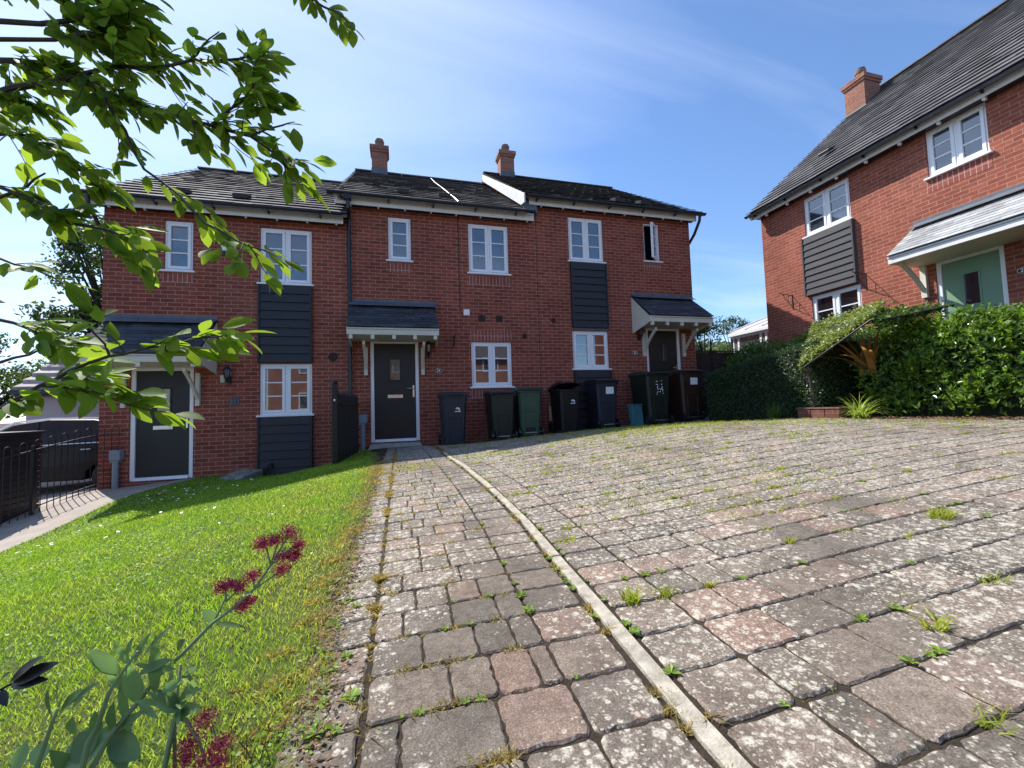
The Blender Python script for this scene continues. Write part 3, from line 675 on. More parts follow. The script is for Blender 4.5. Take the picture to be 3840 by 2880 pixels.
def door(root, off, x0, x1, z0, z1, y, mat, pane, step=True, plen=.34, handle_right=True, boxmat=None):
    fr = MB(); fr.box(x0, x0+.07, y+.02, y+.10, z0, z1); fr.box(x1-.07, x1, y+.02, y+.10, z0, z1); fr.box(x0+.07, x1-.07, y+.02, y+.10, z1-.07, z1)
    fr.build('door_frame', WHITE, root, off, .006)
    th = MB(); th.box(x0+.07, x1-.07, y-.005, y+.10, z0, z0+.055); th.box(x0+.07, x1-.07, y-.03, y+.0, z0+.0, z0+.02); th.build('threshold', WHITE, root, off, .004)
    d = MB(); d.box(x0+.073, x1-.073, y+.05, y+.095, z0+.06, z1-.073); D_ = d.build('door', mat, root, off, .004)
    xm = (x0+x1)/2; zc = z1-.60
    fr2 = MB(); frame_rect(fr2, xm-.125, xm+.125, zc-plen/2-.08, zc+plen/2+.06, .03, y+.038, y+.052); fr2.build('pane_trim', mat, D_, off, .004)
    p = MB(); p.box(xm-.095, xm+.095, y+.043, y+.05, zc-plen/2-.05, zc+plen/2+.03); p.build('pane', pane, D_, off)
    lb = MB(); lb.box(xm-.15, xm+.15, y+.034, y+.052, z0+.885, z0+.955); lb.box(xm-.12, xm+.12, y+.028, y+.034, z0+.90, z0+.94); lb.build('letterbox', STEEL, D_, off, .004)
    hx = x1-.115 if handle_right else x0+.115; s = -1 if handle_right else 1
    h = MB(); h.box(hx-.016, hx+.016, y+.038, y+.052, z0+.90, z0+1.14); h.tube([(hx, y+.04, z0+1.08), (hx, y-.005, z0+1.08), (hx+s*.03, y-.01, z0+1.08), (hx+s*.13, y-.01, z0+1.075)], .009, 8)
    h.build('handle', STEEL, D_, off)
    if step:
        st = MB(); st.hexa([(x0-.06, y-.22, z0-.14), (x1+.06, y-.22, z0-.14), (x1+.06, y, z0-.14), (x0-.06, y, z0-.14), (x0+.0, y-.16, z0-.03), (x1-.0, y-.16, z0-.03), (x1, y, z0-.02), (x0, y, z0-.02)])
        st.build('door_step', STONE, root, off, .008)
    return D_
def gutter_run(root, off, x0, x1, yg, z, cap=True, brk=.9):
    z += .012
    m = MB(); prof = [(math.cos(a)*.055, -math.sin(a)*.042) for a in [PI*k/8 for k in range(9)]]
    for (q0, q1) in zip(prof[:-1], prof[1:]):
        m.face([(x0, yg+q0[0], z+q0[1]), (x1, yg+q0[0], z+q0[1]), (x1, yg+q1[0], z+q1[1]), (x0, yg+q1[0], z+q1[1])])
    m.box(x0, x1, yg-.06, yg-.052, z-.012, z+.006); m.box(x0, x1, yg+.052, yg+.06, z-.012, z+.006)
    for xx in (x0, x1-.006): m.prism([(xx, yg+q[0], z+q[1]) for q in prof], (0, 0, 0), (.006, 0, 0))
    x = x0+.25
    while x < x1: m.box(x-.018, x+.018, yg-.062, yg+.06, z-.062, z-.045); m.box(x-.012, x+.012, yg+.02, yg+.10, z-.09, z-.05); x += brk
    return m.build('gutter', BLK, root, off)
def text(root, off, body, size, mat, x, y, z, name='house_number', xs=1, rot=None, ext=.002):
    cu = bpy.data.curves.new('t', 'FONT'); cu.body = body; cu.size = size; cu.extrude = ext; cu.align_x = 'CENTER'; cu.align_y = 'CENTER'; cu.offset = size*.012
    o = bpy.data.objects.new('t', cu); C.objects.link(o); bpy.context.view_layer.update()
    me = bpy.data.meshes.new_from_object(o.evaluated_get(bpy.context.evaluated_depsgraph_get())); bpy.data.objects.remove(o)
    me.transform(Matrix.Translation(Vector((x, y, z))-Vector(off))@(rot or Matrix.Rotation(PI/2, 4, 'X'))@Matrix.Diagonal((xs, 1, 1, 1)))
    me.materials.clear(); me.materials.append(mat); me.name = name
    ob = bpy.data.objects.new(name, me); C.objects.link(ob)
    if root: ob.parent = root
    return ob
def lantern(root, off, x, y, z):
    m = MB(); m.lathe((x, y-.13, z), [(.004, .16), (.02, .14), (.028, .13), (.065, .085), (.068, .078)][::-1], 6)
    for k in range(6):
        a = 2*PI*k/6; m.tube([(x+.058*math.cos(a), y-.13+.058*math.sin(a), z+.08), (x+.040*math.cos(a), y-.13+.040*math.sin(a), z-.07)], .005, 4)
    m.lathe((x, y-.13, z), [(.012, -.135), (.02, -.12), (.045, -.08), (.046, -.068)], 6)
    m.tube([(x, y-.13, z-.10), (x, y-.09, z-.155), (x, y-.03, z-.15), (x, y, z-.10)], .011, 6); m.box(x-.035, x+.035, y-.018, y, z-.19, z-.04)
    L_ = m.build('wall_lantern', BLK, root, off)
    q = MB(); q.lathe((x, y-.13, z), [(.034, -.065), (.050, .075)], 6); q.build('lantern_glass', G_UP, L_, off)
def plaque_num(root, off, body, x, y, z, oval=True):
    m = MB()
    if oval:
        m.prism([(x+.078*math.cos(a), y-.012, z+.05*math.sin(a)) for a in [2*PI*k/24 for k in range(24)]], (0, 0, 0), (0, .012, 0)); o = m.build('number_plaque', BLK, root, off)
        r = MB(); r.tube([(x+.072*math.cos(a), y-.013, z+.045*math.sin(a)) for a in [2*PI*k/24 for k in range(25)]], .0045, 6, caps=False); r.build('plaque_rim', CREAM, o, off)
        text(o, off, body, .075, WHITE, x, y-.0135, z)
    else:
        m.box(x-.075, x+.075, y-.012, y, z-.06, z+.06); o = m.build('number_plaque', LEAD, root, off, .003)
        text(o, off, body, .10, BLK, x, y-.0125, z)
def round_vent(root, off, x, y, z, r=.055):
    m = MB(); m.lathe((x, y-.0, z), [(r, 0), (r, -.014), (r*.82, -.02), (r*.8, -.006)], 20, axis='y')
    for k in range(-2, 3): w_ = math.sqrt(max((r*.8)**2-(k*r*.3)**2, 0)); m.box(x-w_, x+w_, y-.016, y-.006, z+k*r*.3-.004, z+k*r*.3+.004)
    m.build('round_vent', IRON, root, off)
def hook(root, off, x, y, z, L=.34, h=.42):
    m = MB(); m.tube([(x, y-.008, z-h/2), (x, y-.008, z+h/2)], .010, 6); m.tube([(x, y-.01, z+h/2-.02), (x, y-L, z+h/2+.0)], .008, 6); m.tube([(x, y-L, z+h/2), (x, y-L-.02, z+h/2+.03), (x, y-L-.045, z+h/2+.02)], .006, 6)
    m.tube([(x, y-.01, z-h/2+.03), (x, y-L*.55, z+h*.12), (x, y-L*.85, z+h/2-.005)], .007, 6); m.tube([(x, y-L*.35, z-.02), (x, y-L*.35, z+h/2-.01)], .005, 6)
    m.build('basket_hook', IRON, root, off)
def meter(root, off, x, y, z, zb):
    m = MB(); m.box(x-.08, x+.08, y-.13, y, z, z+.17); o = m.build('meter_box', GREYP, root, off, .008)
    p = MB(); p.tube([(x-.01, y-.07, z), (x-.01, y-.07, zb)], .045, 10); p.box(x-.07, x+.05, y-.12, y, z-.035, z-.005); p.build('conduit', GREYP, o, off)
def chimney(root, off, x0, x1, y0, y1, zb, zt, pot=.30, skew=0):
    m = MB(); m.box(x0, x1, y0, y1, zb, zt-.21); m.box(x0-.03, x1+.03, y0-.03, y1+.03, zt-.21, zt-.14); m.box(x0-.055, x1+.055, y0-.055, y1+.055, zt-.14, zt-.02)
    c_ = m.build('chimney', BRC, root, off, .003)
    cx, cy = (x0+x1)/2, (y0+y1)/2
    cp = MB(); cp.hexa([(x0-.04, y0-.04, zt-.02), (x1+.04, y0-.04, zt-.02), (x1+.04, y1+.04, zt-.02), (x0-.04, y1+.04, zt-.02), (x0+.1, y0+.1, zt+.04), (x1-.1, y0+.1, zt+.04), (x1-.1, y1-.1, zt+.04), (x0+.1, y1-.1, zt+.04)]); cp.build('mortar_cap', STONE, c_, off)
    p = MB(); p.lathe((cx, cy, zt+.02), [(.115, 0), (.11, pot*.55), (.135, pot*.62), (.14, pot*.80), (.12, pot*.85), (.12, pot), (.09, pot), (.09, pot-.06)], 18); p.build('chimney_pot', CLAY, c_, off)
    f = MB(); f.box(x0-.012, x1+.012, y0-.012, y1+.012, zb, zb+.27); f.build('flashing', LEAD, c_, off)
def roof_vent(rf, off, x, y, z, sl):
    m = MB(); m.hexa([(x-.13, y-.03, z+.02), (x+.13, y-.03, z+.02), (x+.13, y+.22, z+.02+sl*.22), (x-.13, y+.22, z+.02+sl*.22), (x-.13, y-.05, z+.10), (x+.13, y-.05, z+.10), (x+.13, y+.22, z+.06+sl*.22), (x-.13, y+.22, z+.06+sl*.22)]); m.build('roof_vent', BLK, rf, off, .006)

D = 8.8; YE, YR = 8.47, 12.85
def shell(root, off, x0, x1, zw, zt, zr, holes, y=D, yb=16.9, yr=YR, ye=YE):
    m = MB(); wall_mesh(m, x0, x1, zw, zt, y, holes)
    for xx, fl_ in ((x0, 1), (x1, 0)):
        p = [(xx, y, zw), (xx, yb, zw), (xx, yb, zt), (xx, yr, zr-.08), (xx, y, zt)]
        m.face(p if fl_ else p[::-1])
    m.face([(x1, yb, zw), (x0, yb, zw), (x0, yb, zt), (x1, yb, zt)])
    # room backs so no light leaks
    return m.build('wall', BR, root, off)
def roof(root, off, x0, x1, ze, zr, n, mat, y=D, ye=YE, yr=YR, yb=16.9, ridge=True, tw=.33):
    rf = slope_tiles('roof', root, off, x0, x1, ye, ze, yr, zr, n, mat, tw)
    m = MB(); m.prism([(x0, yr, zr-.02), (x0, yb+.3, ze-.02), (x0, yb+.3, ze-.08), (x0, yr, zr-.08)], (0, 0, 0), (x1-x0, 0, 0)); m.build('rear_slope', mat, rf, off)
    if ridge:
        r = MB(); x = x0
        while x < x1-.05:
            xx = min(x+.45, x1); pr = [(.125*math.cos(a), .085*math.sin(a)) for a in [PI*k/8 for k in range(9)]]
            r.prism([(x+.003, yr+q[0], zr-.02+q[1]) for q in pr], (0, 0, 0), (xx-x-.006, 0, 0)); x = xx
        r.build('ridge_tiles', mat, rf, off)
    return rf
def eaves(root, off, x0, x1, z, yf=8.60, ends=(0, 0)):
    """white fascia with its small rafter-end brackets; z = fascia underside"""
    m = MB(); m.box(x0, x1, yf, yf+.022, z-.022, z+.15); o = m.build('fascia', WPAINT, root, off, .003)
    s = MB(); s.box(x0+.002, x1-.002, yf+.023, D, z+.02, z+.035); s.build('soffit', BLK, o, off)
    x = x0+.30
    while x < x1-.1: b = MB(); b.box(x-.017, x+.017, yf+.03, yf+.07, z-.040, z+.0); b.build('rafter_end', WPAINT, o, off, .004); x += .53
    return o

GRP = 'terraced brick houses in one row'
# ---- left house (number 23)
def house_left():
    loc = Vector((-2.99, 8.8, -1.12)); off = loc
    t = thing('terraced_house', 'lowest red brick terraced house at the left of the row, behind leafy branches, door 23', 'house', loc, group=GRP)
    H = [(-4.12, -3.67, 2.66, 3.63), (-2.56, -1.65, 2.50, 3.63), (-2.56, -1.65, -.04, .97), (-4.59, -3.63, -1.09, .92)]
    shell(t, off, -5.03, -.951, -1.7, 3.92, 6.80, H)
    window(t, off, *H[0], D, False, G_UP, soldier=2.46, label='narrow upper window with obscured glass'); window(t, off, *H[1], D, True, G_UP); window(t, off, *H[2], D, True, G_LO)
    boards(t, off, -2.58, -1.64, .99, 2.49, D, TIMB); boards(t, off, -2.58, -1.64, -1.16, -.045, D, TIMB)
    door(t, off, *H[3], D, DOORK, G_DOOR, step=False)
    cp = canopy(t, off, -4.95, -3.27, D, 1.86, 1.07, .75, TILE_C, 9, 5); bracket(cp, off, -4.67, D, .20, .80); bracket(cp, off, -3.55, D, .20, .80)
    rf = roof(t, off, -5.24, -.96, 3.89, 6.80, 17, TILE_A); roof_vent(rf, off, -3.95, 8.9, 4.18, .66); roof_vent(rf, off, -2.95, 8.95, 4.21, .66)
    b = MB(); b.prism([(-5.20, 8.62, 3.74), (-5.20, 8.5, 3.86), (-5.20, YR, 6.74), (-5.20, YR, 6.56), (-5.20, 8.95, 3.90)], (0, 0, 0), (.025, 0, 0)); b.build('bargeboard', WPAINT, rf, off)
    eaves(t, off, -5.18, -1.04, 3.76); gutter_run(t, off, -5.30, -1.05, 8.50, 3.88)
    dp = MB(); dp.tube([(-5.10, 8.50, 3.84), (-5.10, 8.52, 3.70), (-5.09, 8.80, 3.42), (-5.09, 9.02, 3.10), (-5.09, 9.02, -1.2)], .034, 8); dp.build('downpipe', BLK, t, off)
    lantern(t, off, -3.06, D, .78); plaque_num(t, off, '23', -2.97+.0, D, .27, False); round_vent(t, off, -1.27, D, 1.11, .085)
    m = MB(); m.hexa([(-3.19, D-.07, 3.10), (-2.97, D-.07, 3.10), (-2.97, D, 3.10), (-3.19, D, 3.10), (-3.21, D-.07, 3.31), (-2.95, D-.07, 3.31), (-2.95, D, 3.31), (-3.21, D, 3.31)]); ab = m.build('alarm_box', WHITE, t, off, .012)
    m = MB(); m.hexa([(-3.14, D-.06, 3.02), (-3.02, D-.06, 3.02), (-3.02, D, 3.02), (-3.14, D, 3.02), (-3.19, D-.06, 3.098), (-2.97, D-.06, 3.098), (-2.97, D, 3.098), (-3.19, D, 3.098)]); m.build('alarm_base', BLK, ab, off, .006)
    m = MB(); m.box(-3.20, -3.13, D-.03, D, .62, .76); m.build('doorbell', CREAM, t, off, .006)
    meter(t, off, -4.73, D, -.70, -1.2)
house_left()
# ---- middle house (number 24)
def house_mid():
    loc = Vector((1.05, 8.8, -.75)); off = loc
    t = thing('terraced_house', 'middle red brick terraced house whose charcoal door 24 faces the paved path', 'house', loc, group=GRP)
    H = [(-.19, .27, 3.10, 4.06), (1.495, 2.395, 2.93, 4.07), (1.50, 2.40, .43, 1.44), (-.57, .39, -.62, 1.46)]
    shell(t, off, -.949, 3.049, -1.7, 4.34, 7.25, H)
    window(t, off, *H[0], D, False, G_UP, soldier=2.88, label='narrow upper window above the door'); window(t, off, *H[1], D, True, G_UP, soldier=2.70); window(t, off, *H[2], D, True, G_LO, soldier=.20, lint=1.70)
    door(t, off, *H[3], D, DOORK, G_DOOR)
    cp = canopy(t, off, -.93, .75, D, 2.29, 1.58, .75, TILE_C, 9, 5); bracket(cp, off, -.65, D, .73, 1.30); bracket(cp, off, .47, D, .73, 1.30)
    rf = roof(t, off, -1.20, 2.78, 4.32, 7.25, 17, TILE_B); roof_vent(rf, off, .13, 8.95, 4.66, .66); roof_vent(rf, off, 1.02, 9.0, 4.68, .66)
    b = MB(); b.prism([(-1.16, 8.62, 4.17), (-1.16, 8.5, 4.29), (-1.16, YR, 7.18), (-1.16, YR, 7.0), (-1.16, 8.95, 4.32)], (0, 0, 0), (.025, 0, 0)); b.build('bargeboard', WPAINT, rf, off)
    eaves(t, off, -1.20, 2.96, 4.18); gutter_run(t, off, -1.32, 2.96, 8.50, 4.31)
    dp = MB(); dp.box(-1.02, -.88, 8.46, 8.56, 4.20, 4.30); dp.tube([(-.94, 8.52, 4.25), (-.94, 8.55, 4.05), (-.94, 8.72, 3.90), (-.945, 8.74, 3.7), (-.945, 8.74, -.78)], .036, 8)
    for z_ in (3.4, 2.0, .8): dp.box(-.995, -.895, 8.73, D, z_, z_+.03)
    dp.build('downpipe', BLK, t, off)
    chimney(t, off, -.71, -.27, 12.60, 13.05, 7.0, 8.0, .27)
    lantern(t, off, .59, D, 1.27); plaque_num(t, off, '24', .79, D, .82); hook(t, off, 1.13, D, 1.42, .20, .26)
    m = MB(); m.box(1.35, 1.48, D-.04, D, 2.01, 2.14); m.build('junction_box', WHITE, t, off, .006)
    m = MB(); m.tube([(1.27, 8.60, 4.20), (1.272, D-.008, 4.12), (1.275, D-.008, 2.09), (1.35, D-.008, 2.04)], .007, 5); m.build('cable', BLK, t, off)
    m = MB(); m.tube([(1.02, 12.6, 7.15), (1.04, 11.5, 6.42), (1.10, 10, 5.45), (1.20, 8.7, 4.56), (1.24, 8.45, 4.36)], .009, 5); m.build('cable', WHITE, rf, off)
    for x in (1.675, 2.065):
        m = MB(); m.box(x, x+.15, D-.006, D, 1.885, 2.03)
        for k_ in range(6): m.box(x+.012, x+.138, D-.013, D-.006, 1.90+k_*.022, 1.908+k_*.022)
        m.build('air_brick', IRON, t, off)
    round_vent(t, off, 2.71, D, 1.59, .055); meter(t, off, -.71, D, -.22, -.80)
    m = MB(); m.tube([(2.985+.26, D-.03, .0), (2.985+.27, D-.03, -.33)], .025, 8)
    m.build('overflow_pipe', CREAM, t, off)
house_mid()
# ---- right house (number 25)
def house_right():
    loc = Vector((5.12, 8.8, -.5)); off = loc
    t = thing('terraced_house', 'highest red brick terraced house, right end of the row, with one narrow window open', 'house', loc, group=GRP)
    H = [(5.87, 6.31, 3.47, 4.46), (3.865, 4.755, 3.35, 4.44), (3.87, 4.78, .81, 1.73), (5.80, 6.76, -.22, 1.85)]
    shell(t, off, 3.051, 7.20, -1.7, 4.72, 7.64, H)
    window(t, off, *H[0], D, False, G_LO, soldier=3.26, openr=True, label='narrow upper window swung open'); window(t, off, *H[1], D, True, G_UP); window(t, off, *H[2], D, True, G_LO)
    m = MB(); m.box(3.89, 4.77, D-.02, D+.08, 1.735, 1.79); m.build('lead_flashing', LEAD, t, off)
    boards(t, off, 3.87, 4.79, 1.80, 3.34, D, TIMB); boards(t, off, 3.87, 4.80, -.60, .805, D, TIMB)
    door(t, off, *H[3], D, DOORK, G_DK)
    cp = canopy(t, off, 5.44, 7.12, D, 2.70, 1.98, .75, TILE_C, 9, 5); bracket(cp, off, 5.72, D, 1.13, 1.70); bracket(cp, off, 6.84, D, 1.13, 1.70)
    rf = roof(t, off, 2.72, 7.36, 4.69, 7.64, 17, TILE_D, tw=.27)
    b = MB(); b.prism([(2.70, 8.46, 4.50), (2.70, 8.46, 4.70), (2.70, YR, 7.60), (2.70, YR, 7.38), (2.70, 8.72, 4.56)], (0, 0, 0), (.03, 0, 0)); b.build('bargeboard', WPAINT, rf, off, .003)
    b = MB(); b.box(2.74, 3.05, 8.62, 8.80, 4.36, 4.66); b.build('step_flashing', LEAD, rf, off)
    rv = MB(); roof_vent(rf, off, 5.10, 8.55, 4.76, .66); roof_vent(rf, off, 5.78, 8.55, 4.76, .66)
    eaves(t, off, 2.86, 7.28, 4.56); gutter_run(t, off, 2.78, 7.46, 8.50, 4.68)
    dp = MB(); dp.tube([(7.30, 8.50, 4.64), (7.30, 8.52, 4.52), (7.29, 8.72, 4.25), (7.25, 8.95, 4.02), (7.245, 9.10, 3.8), (7.245, 9.10, -.4)], .036, 8); dp.build('downpipe', BLK, t, off)
    chimney(t, off, 3.26, 3.72, 12.60, 13.05, 7.4, 8.38, .27)
    m = MB(); m.box(3.056, 3.066, D-.003, D+.004, -.7, 4.5); m.build('movement_joint', IRON, t, off)
    lantern(t, off, 5.60, D, 1.72); plaque_num(t, off, '25', 5.47, D, 1.22); round_vent(t, off, 3.41, D, 1.96, .055)
house_right()
# ---- big house on the right, its front facing -X
def house_big():
    wl_ = Vector((9.5, 4.4, -.3)); off = Vector((-4.4, 9.5, -.3)); y = 9.5
    t = thing('detached_house', 'large sunlit red brick house on the right with a sage green door', 'house', wl_, -PI/2)
    H = [(-7.57, -6.52, 3.84, 4.80), (-7.53, -6.44, 1.30, 2.41), (-5.15, -4.32, 3.96, 4.87), (-5.17, -4.27, .33, 2.42)]
    m = MB(); wall_mesh(m, -8.78, 1.2, -.9, 5.0, y, H)
    yr, zr, yb = 14.0, 9.2, 18.5
    for xx, fl_ in ((-8.78, 1), (1.2, 0)):
        p = [(xx, y, -.9), (xx, yb, -.9), (xx, yb, 5.0), (xx, yr, zr-.1), (xx, y, 5.0)]; m.face(p if fl_ else p[::-1])
    m.face([(1.2, yb, -.9), (-8.78, yb, -.9), (-8.78, yb, 5), (1.2, yb, 5)]); m.build('wall', BRB, t, off)
    window(t, off, *H[0], y, True, G_UP); window(t, off, *H[1], y, True, G_LO); window(t, off, *H[2], y, True, G_UP, soldier=3.72)
    boards(t, off, -7.63, -6.46, 2.44, 3.835, y, TIMG, .155, .06)
    door(t, off, *H[3], y, DOORG, G_DK, step=True, plen=.46)
    cp = canopy(t, off, -5.42, -3.10, y, 3.28, 2.56, .78, TILE_F, 9, 0, False); bracket(cp, off, -5.33, y, 1.80, 2.40, .60, .09); bracket(cp, off, -3.2, y, 1.80, 2.40, .60, .09)
    rf = slope_tiles('roof', t, off, -8.88, 1.4, 9.14, 4.985, yr, zr, 25, TILE_E, .33)
    m = MB(); m.prism([(-8.88, yr, zr-.02), (-8.88, yb+.3, 4.96), (-8.88, yb+.3, 4.9), (-8.88, yr, zr-.08)], (0, 0, 0), (10.28, 0, 0)); m.build('rear_slope', TILE_E, rf, off)
    r = MB(); x = -8.88
    while x < 1.4:
        pr = [(.125*math.cos(a), .085*math.sin(a)) for a in [PI*k/8 for k in range(9)]]; r.prism([(x+.003, yr+q[0], zr-.02+q[1]) for q in pr], (0, 0, 0), (.444, 0, 0)); x += .45
    r.build('ridge_tiles', TILE_E, rf, off)
    b = MB(); b.prism([(-8.86, 9.25, 4.84), (-8.86, 9.16, 4.94), (-8.86, yr, 9.13), (-8.86, yr, 8.95), (-8.86, 9.5, 4.95)], (0, 0, 0), (.03, 0, 0)); b.build('bargeboard', WPAINT, rf, off)
    roof_vent(rf, off, -7.45, 10.15, 5.93, .86)
    chimney(t, off, -9.0+.15, -8.30, 13.0, 13.62, 8.1, 9.32, .34)
    m = MB(); m.box(-8.80, 1.3, 9.28, 9.302, 4.84, 4.97); o = m.build('fascia', WPAINT, t, off, .003)
    s = MB(); s.box(-8.80, 1.3, 9.303, 9.5, 4.86, 4.875); s.build('soffit', BLK, o, off)
    x = -8.45
    while x < 1.2: b = MB(); b.box(x-.022, x+.022, 9.31, 9.37, 4.80, 4.86); b.build('rafter_end', WPAINT, o, off, .004); x += .60
    gutter_run(t, off, -8.98, 1.4, 9.205, 4.97)
    plaque_num(t, off, '27', -4.07, y, 1.91); hook(t, off, -6.33, y, 2.42, .36, .36); hook(t, off, -8.02, y, 2.42, .36, .36)
house_big()
# ---- house across the road behind the viewer (seen in the window glass)
def opposite():
    loc = Vector((2, -15, -.8)); off = loc
    t = thing('brick_house', 'sunlit brick house across the road, seen only as a reflection in the lower windows', 'house', loc)
    m = MB(); m.box(-9, 12, -22, -15, -1.2, 4.0); m.build('wall', BRC, t, off)
    m = MB(); m.prism([(-9.3, -14.7, 3.9), (-9.3, -18.5, 6.0), (-9.3, -22.3, 3.9)], (0, 0, 0), (21.6, 0, 0)); m.build('roof', TILE_A, t, off)
    for x in (-7, -3.6, -.5, 3, 6.5, 9.6):
        for z_ in (.3, 2.9):
            w_ = MB(); frame_rect(w_, x, x+1.2, z_, z_+1.2, .07, -15, -14.95); w_.box(x+.57, x+.63, -15, -14.95, z_, z_+1.2); o = w_.build('window', WHITE, t, off)
            p = MB(); p.box(x+.07, x+1.13, -14.99, -14.97, z_+.07, z_+1.13); p.build('pane', G_UP, o, off)
opposite()
# ---------------------------------------------------------------- wheelie bins
def bin_mat(name, col): return simple(name, col, .48, .22, 5, .15, 70)
def bin_(label, x, y, w, d, h, mat, lidmat, rz=0, front=True, lid_open=0, extra=None, wheel=True):
    """x,y = middle of the visible face at ground; body tapers downwards. front=False: axle and wheels towards the viewer"""
    z = g(x, y+.15)+.0; t = thing('wheelie_bin', label, 'wheelie bin', (x, y, z), rz, 'wheelie bins along the house fronts')
    b = MB(); wt, wb, dt_, db = w/2, w*.40, d, d*.80; z0 = .035
    yb0 = .06 if front else .02
    def ring(z_, tt):
        ww = wb+(wt-wb)*tt; fy = yb0*(1-tt) if front else yb0*(1-tt)+.0; by = d-(d-db)*(1-tt)*.6; r = .04
        return [(-ww+r, fy, z_), (ww-r, fy, z_), (ww, fy+r, z_), (ww, by-r, z_), (ww-r, by, z_), (-ww+r, by, z_), (-ww, by-r, z_), (-ww, fy+r, z_)]
    r0, r1 = ring(z0, 0), ring(h-.05, 1); n = len(b.v); b.v += r0+r1
    for k in range(8): k2 = (k+1) % 8; b.f.append((n+k, n+k2, n+8+k2, n+8+k)); b.uv.append(None)
    b.f.append(tuple(n+k for k in range(7, -1, -1))); b.uv.append(None); b.f.append(tuple(n+8+k for k in range(8))); b.uv.append(None)
    # rim, and the moulded panel on the visible face
    b.box(-wt-.012, wt+.012, -.014, d+.012, h-.085, h-.045)
    body = b.build('body', mat, t, (0, 0, 0), .006)
    def fy(z_): return yb0*(1-(z_-z0)/(h-.05-z0))
    pn = MB(); a, c_ = (.10, h*.50) if front or extra != 'flat' else (.10, .2)
    for (xa, xb, za, zc) in ((-w*.24, -w*.215, .10, h*.52), (w*.215, w*.24, .10, h*.52), (-w*.24, w*.24, h*.52, h*.545)):
        pn.hexa([(xa, fy(za)-.010, za), (xb, fy(za)-.010, za), (xb, fy(za)+.01, za), (xa, fy(za)+.01, za), (xa, fy(zc)-.010, zc), (xb, fy(zc)-.010, zc), (xb, fy(zc)+.01, zc), (xa, fy(zc)+.01, zc)])
    pn.build('panel_rib', mat, body, (0, 0, 0), .004)
    # lid: shallow crowned cap with lip, hinge towards the back
    L = MB(); zl = h-.044; m = 6
    for i in range(m):
        ta, tb = i/m, (i+1)/m; za = zl+.035+.045*math.sin(PI*ta*.9), zl+.035+.045*math.sin(PI*tb*.9)
        ya, yb_ = -.035+(d+.05)*ta, -.035+(d+.05)*tb
        L.hexa([(-wt-.025, ya, zl), (wt+.025, ya, zl), (wt+.025, yb_, zl), (-wt-.025, yb_, zl), (-wt-.005, ya, za[0]), (wt+.005, ya, za[0]), (wt+.005, yb_, za[1]), (-wt-.005, yb_, za[1])])
    L.box(-wt*.5, wt*.5, -.065, -.036, zl+.008, zl+.028)
    lid = L.build('lid', lidmat, t, (0, 0, 0), .004)
    if lid_open:
        M_ = Matrix.Translation((0, d, h-.03))@Matrix.Rotation(lid_open, 4, 'X')@Matrix.Translation((0, -d, -(h-.03))); lid.data.transform(M_)
    hy = d+.03 if front else -.03
    hd = MB(); hd.tube([(-wt+.03, hy, h-.03), (wt-.03, hy, h-.03)], .016, 8); hd.box(-wt+.02, -wt+.05, min(hy, hy*.3), max(hy, hy*.3)+.02, h-.07, h-.02); hd.box(wt-.05, wt-.02, min(hy, hy*.3), max(hy, hy*.3)+.02, h-.07, h-.02)
    hd.build('handle', lidmat, t)
    wy = d-.06 if front else .06
    for s in (-1, 1):
        q = MB(); q.lathe((s*(wb+.045)-.022, wy, .10), [(.03, 0), (.10, .004), (.10, .040), (.03, .044)], 18, axis='x'); wh = q.build('wheel', BLK, t)
        q = MB(); q.lathe((s*(wb+.045)-.024, wy, .10), [(.05, 0), (.055, .048)], 14, axis='x'); q.build('hub', BK if False else BLK, wh)
    ax = MB(); ax.tube([(-wb-.06, wy, .10), (wb+.06, wy, .10)], .012, 8); 
    if not front: ax.box(-wb*.6, wb*.6, -.004, .02, .085, .10)
    ax.build('axle', STEEL, t)
    if not front:
        q = MB(); q.hexa([(-wb*.55, .004, .105), (wb*.55, .004, .105), (wb*.55, .02, .105), (-wb*.55, .02, .105), (-wb*.4, .004, .20), (wb*.4, .004, .20), (wb*.4, .02, .20), (-wb*.4, .02, .20)]); q.build('recess_shade_plate', BLK, t)  # black plate stands in for the dark of the recess under the bin
    mk = None
    if extra == 'emblem':
        mk = MB(); zc = h*.70; yy = fy(zc)-.004; xo = w*.10
        for (ex, ez, rx, rz_, a) in ((-.018, .008, .022, .014, .6), (.008, .006, .018, .020, -.3), (.028, -.010, .016, .024, .2)):
            mk.prism([(xo+ex+rx*math.cos(k*PI/5)*math.cos(a)-rz_*math.sin(k*PI/5)*math.sin(a), yy, zc+ez+rx*math.cos(k*PI/5)*math.sin(a)+rz_*math.sin(k*PI/5)*math.cos(a)) for k in range(10)], (0, 0, 0), (0, .006, 0))
        mk.box(xo-.055, xo+.055, yy+.0, yy+.006, zc-.062, zc-.045)
        mk.build('emblem', WHITE, body)
    if extra == 'label':
        mk = MB(); zc = h*.78; mk.box(-.07+w*.06, .11+w*.06, fy(zc)-.006, fy(zc)+.006, zc-.075, zc+.075); o = mk.build('paper_label', WHITE, body)
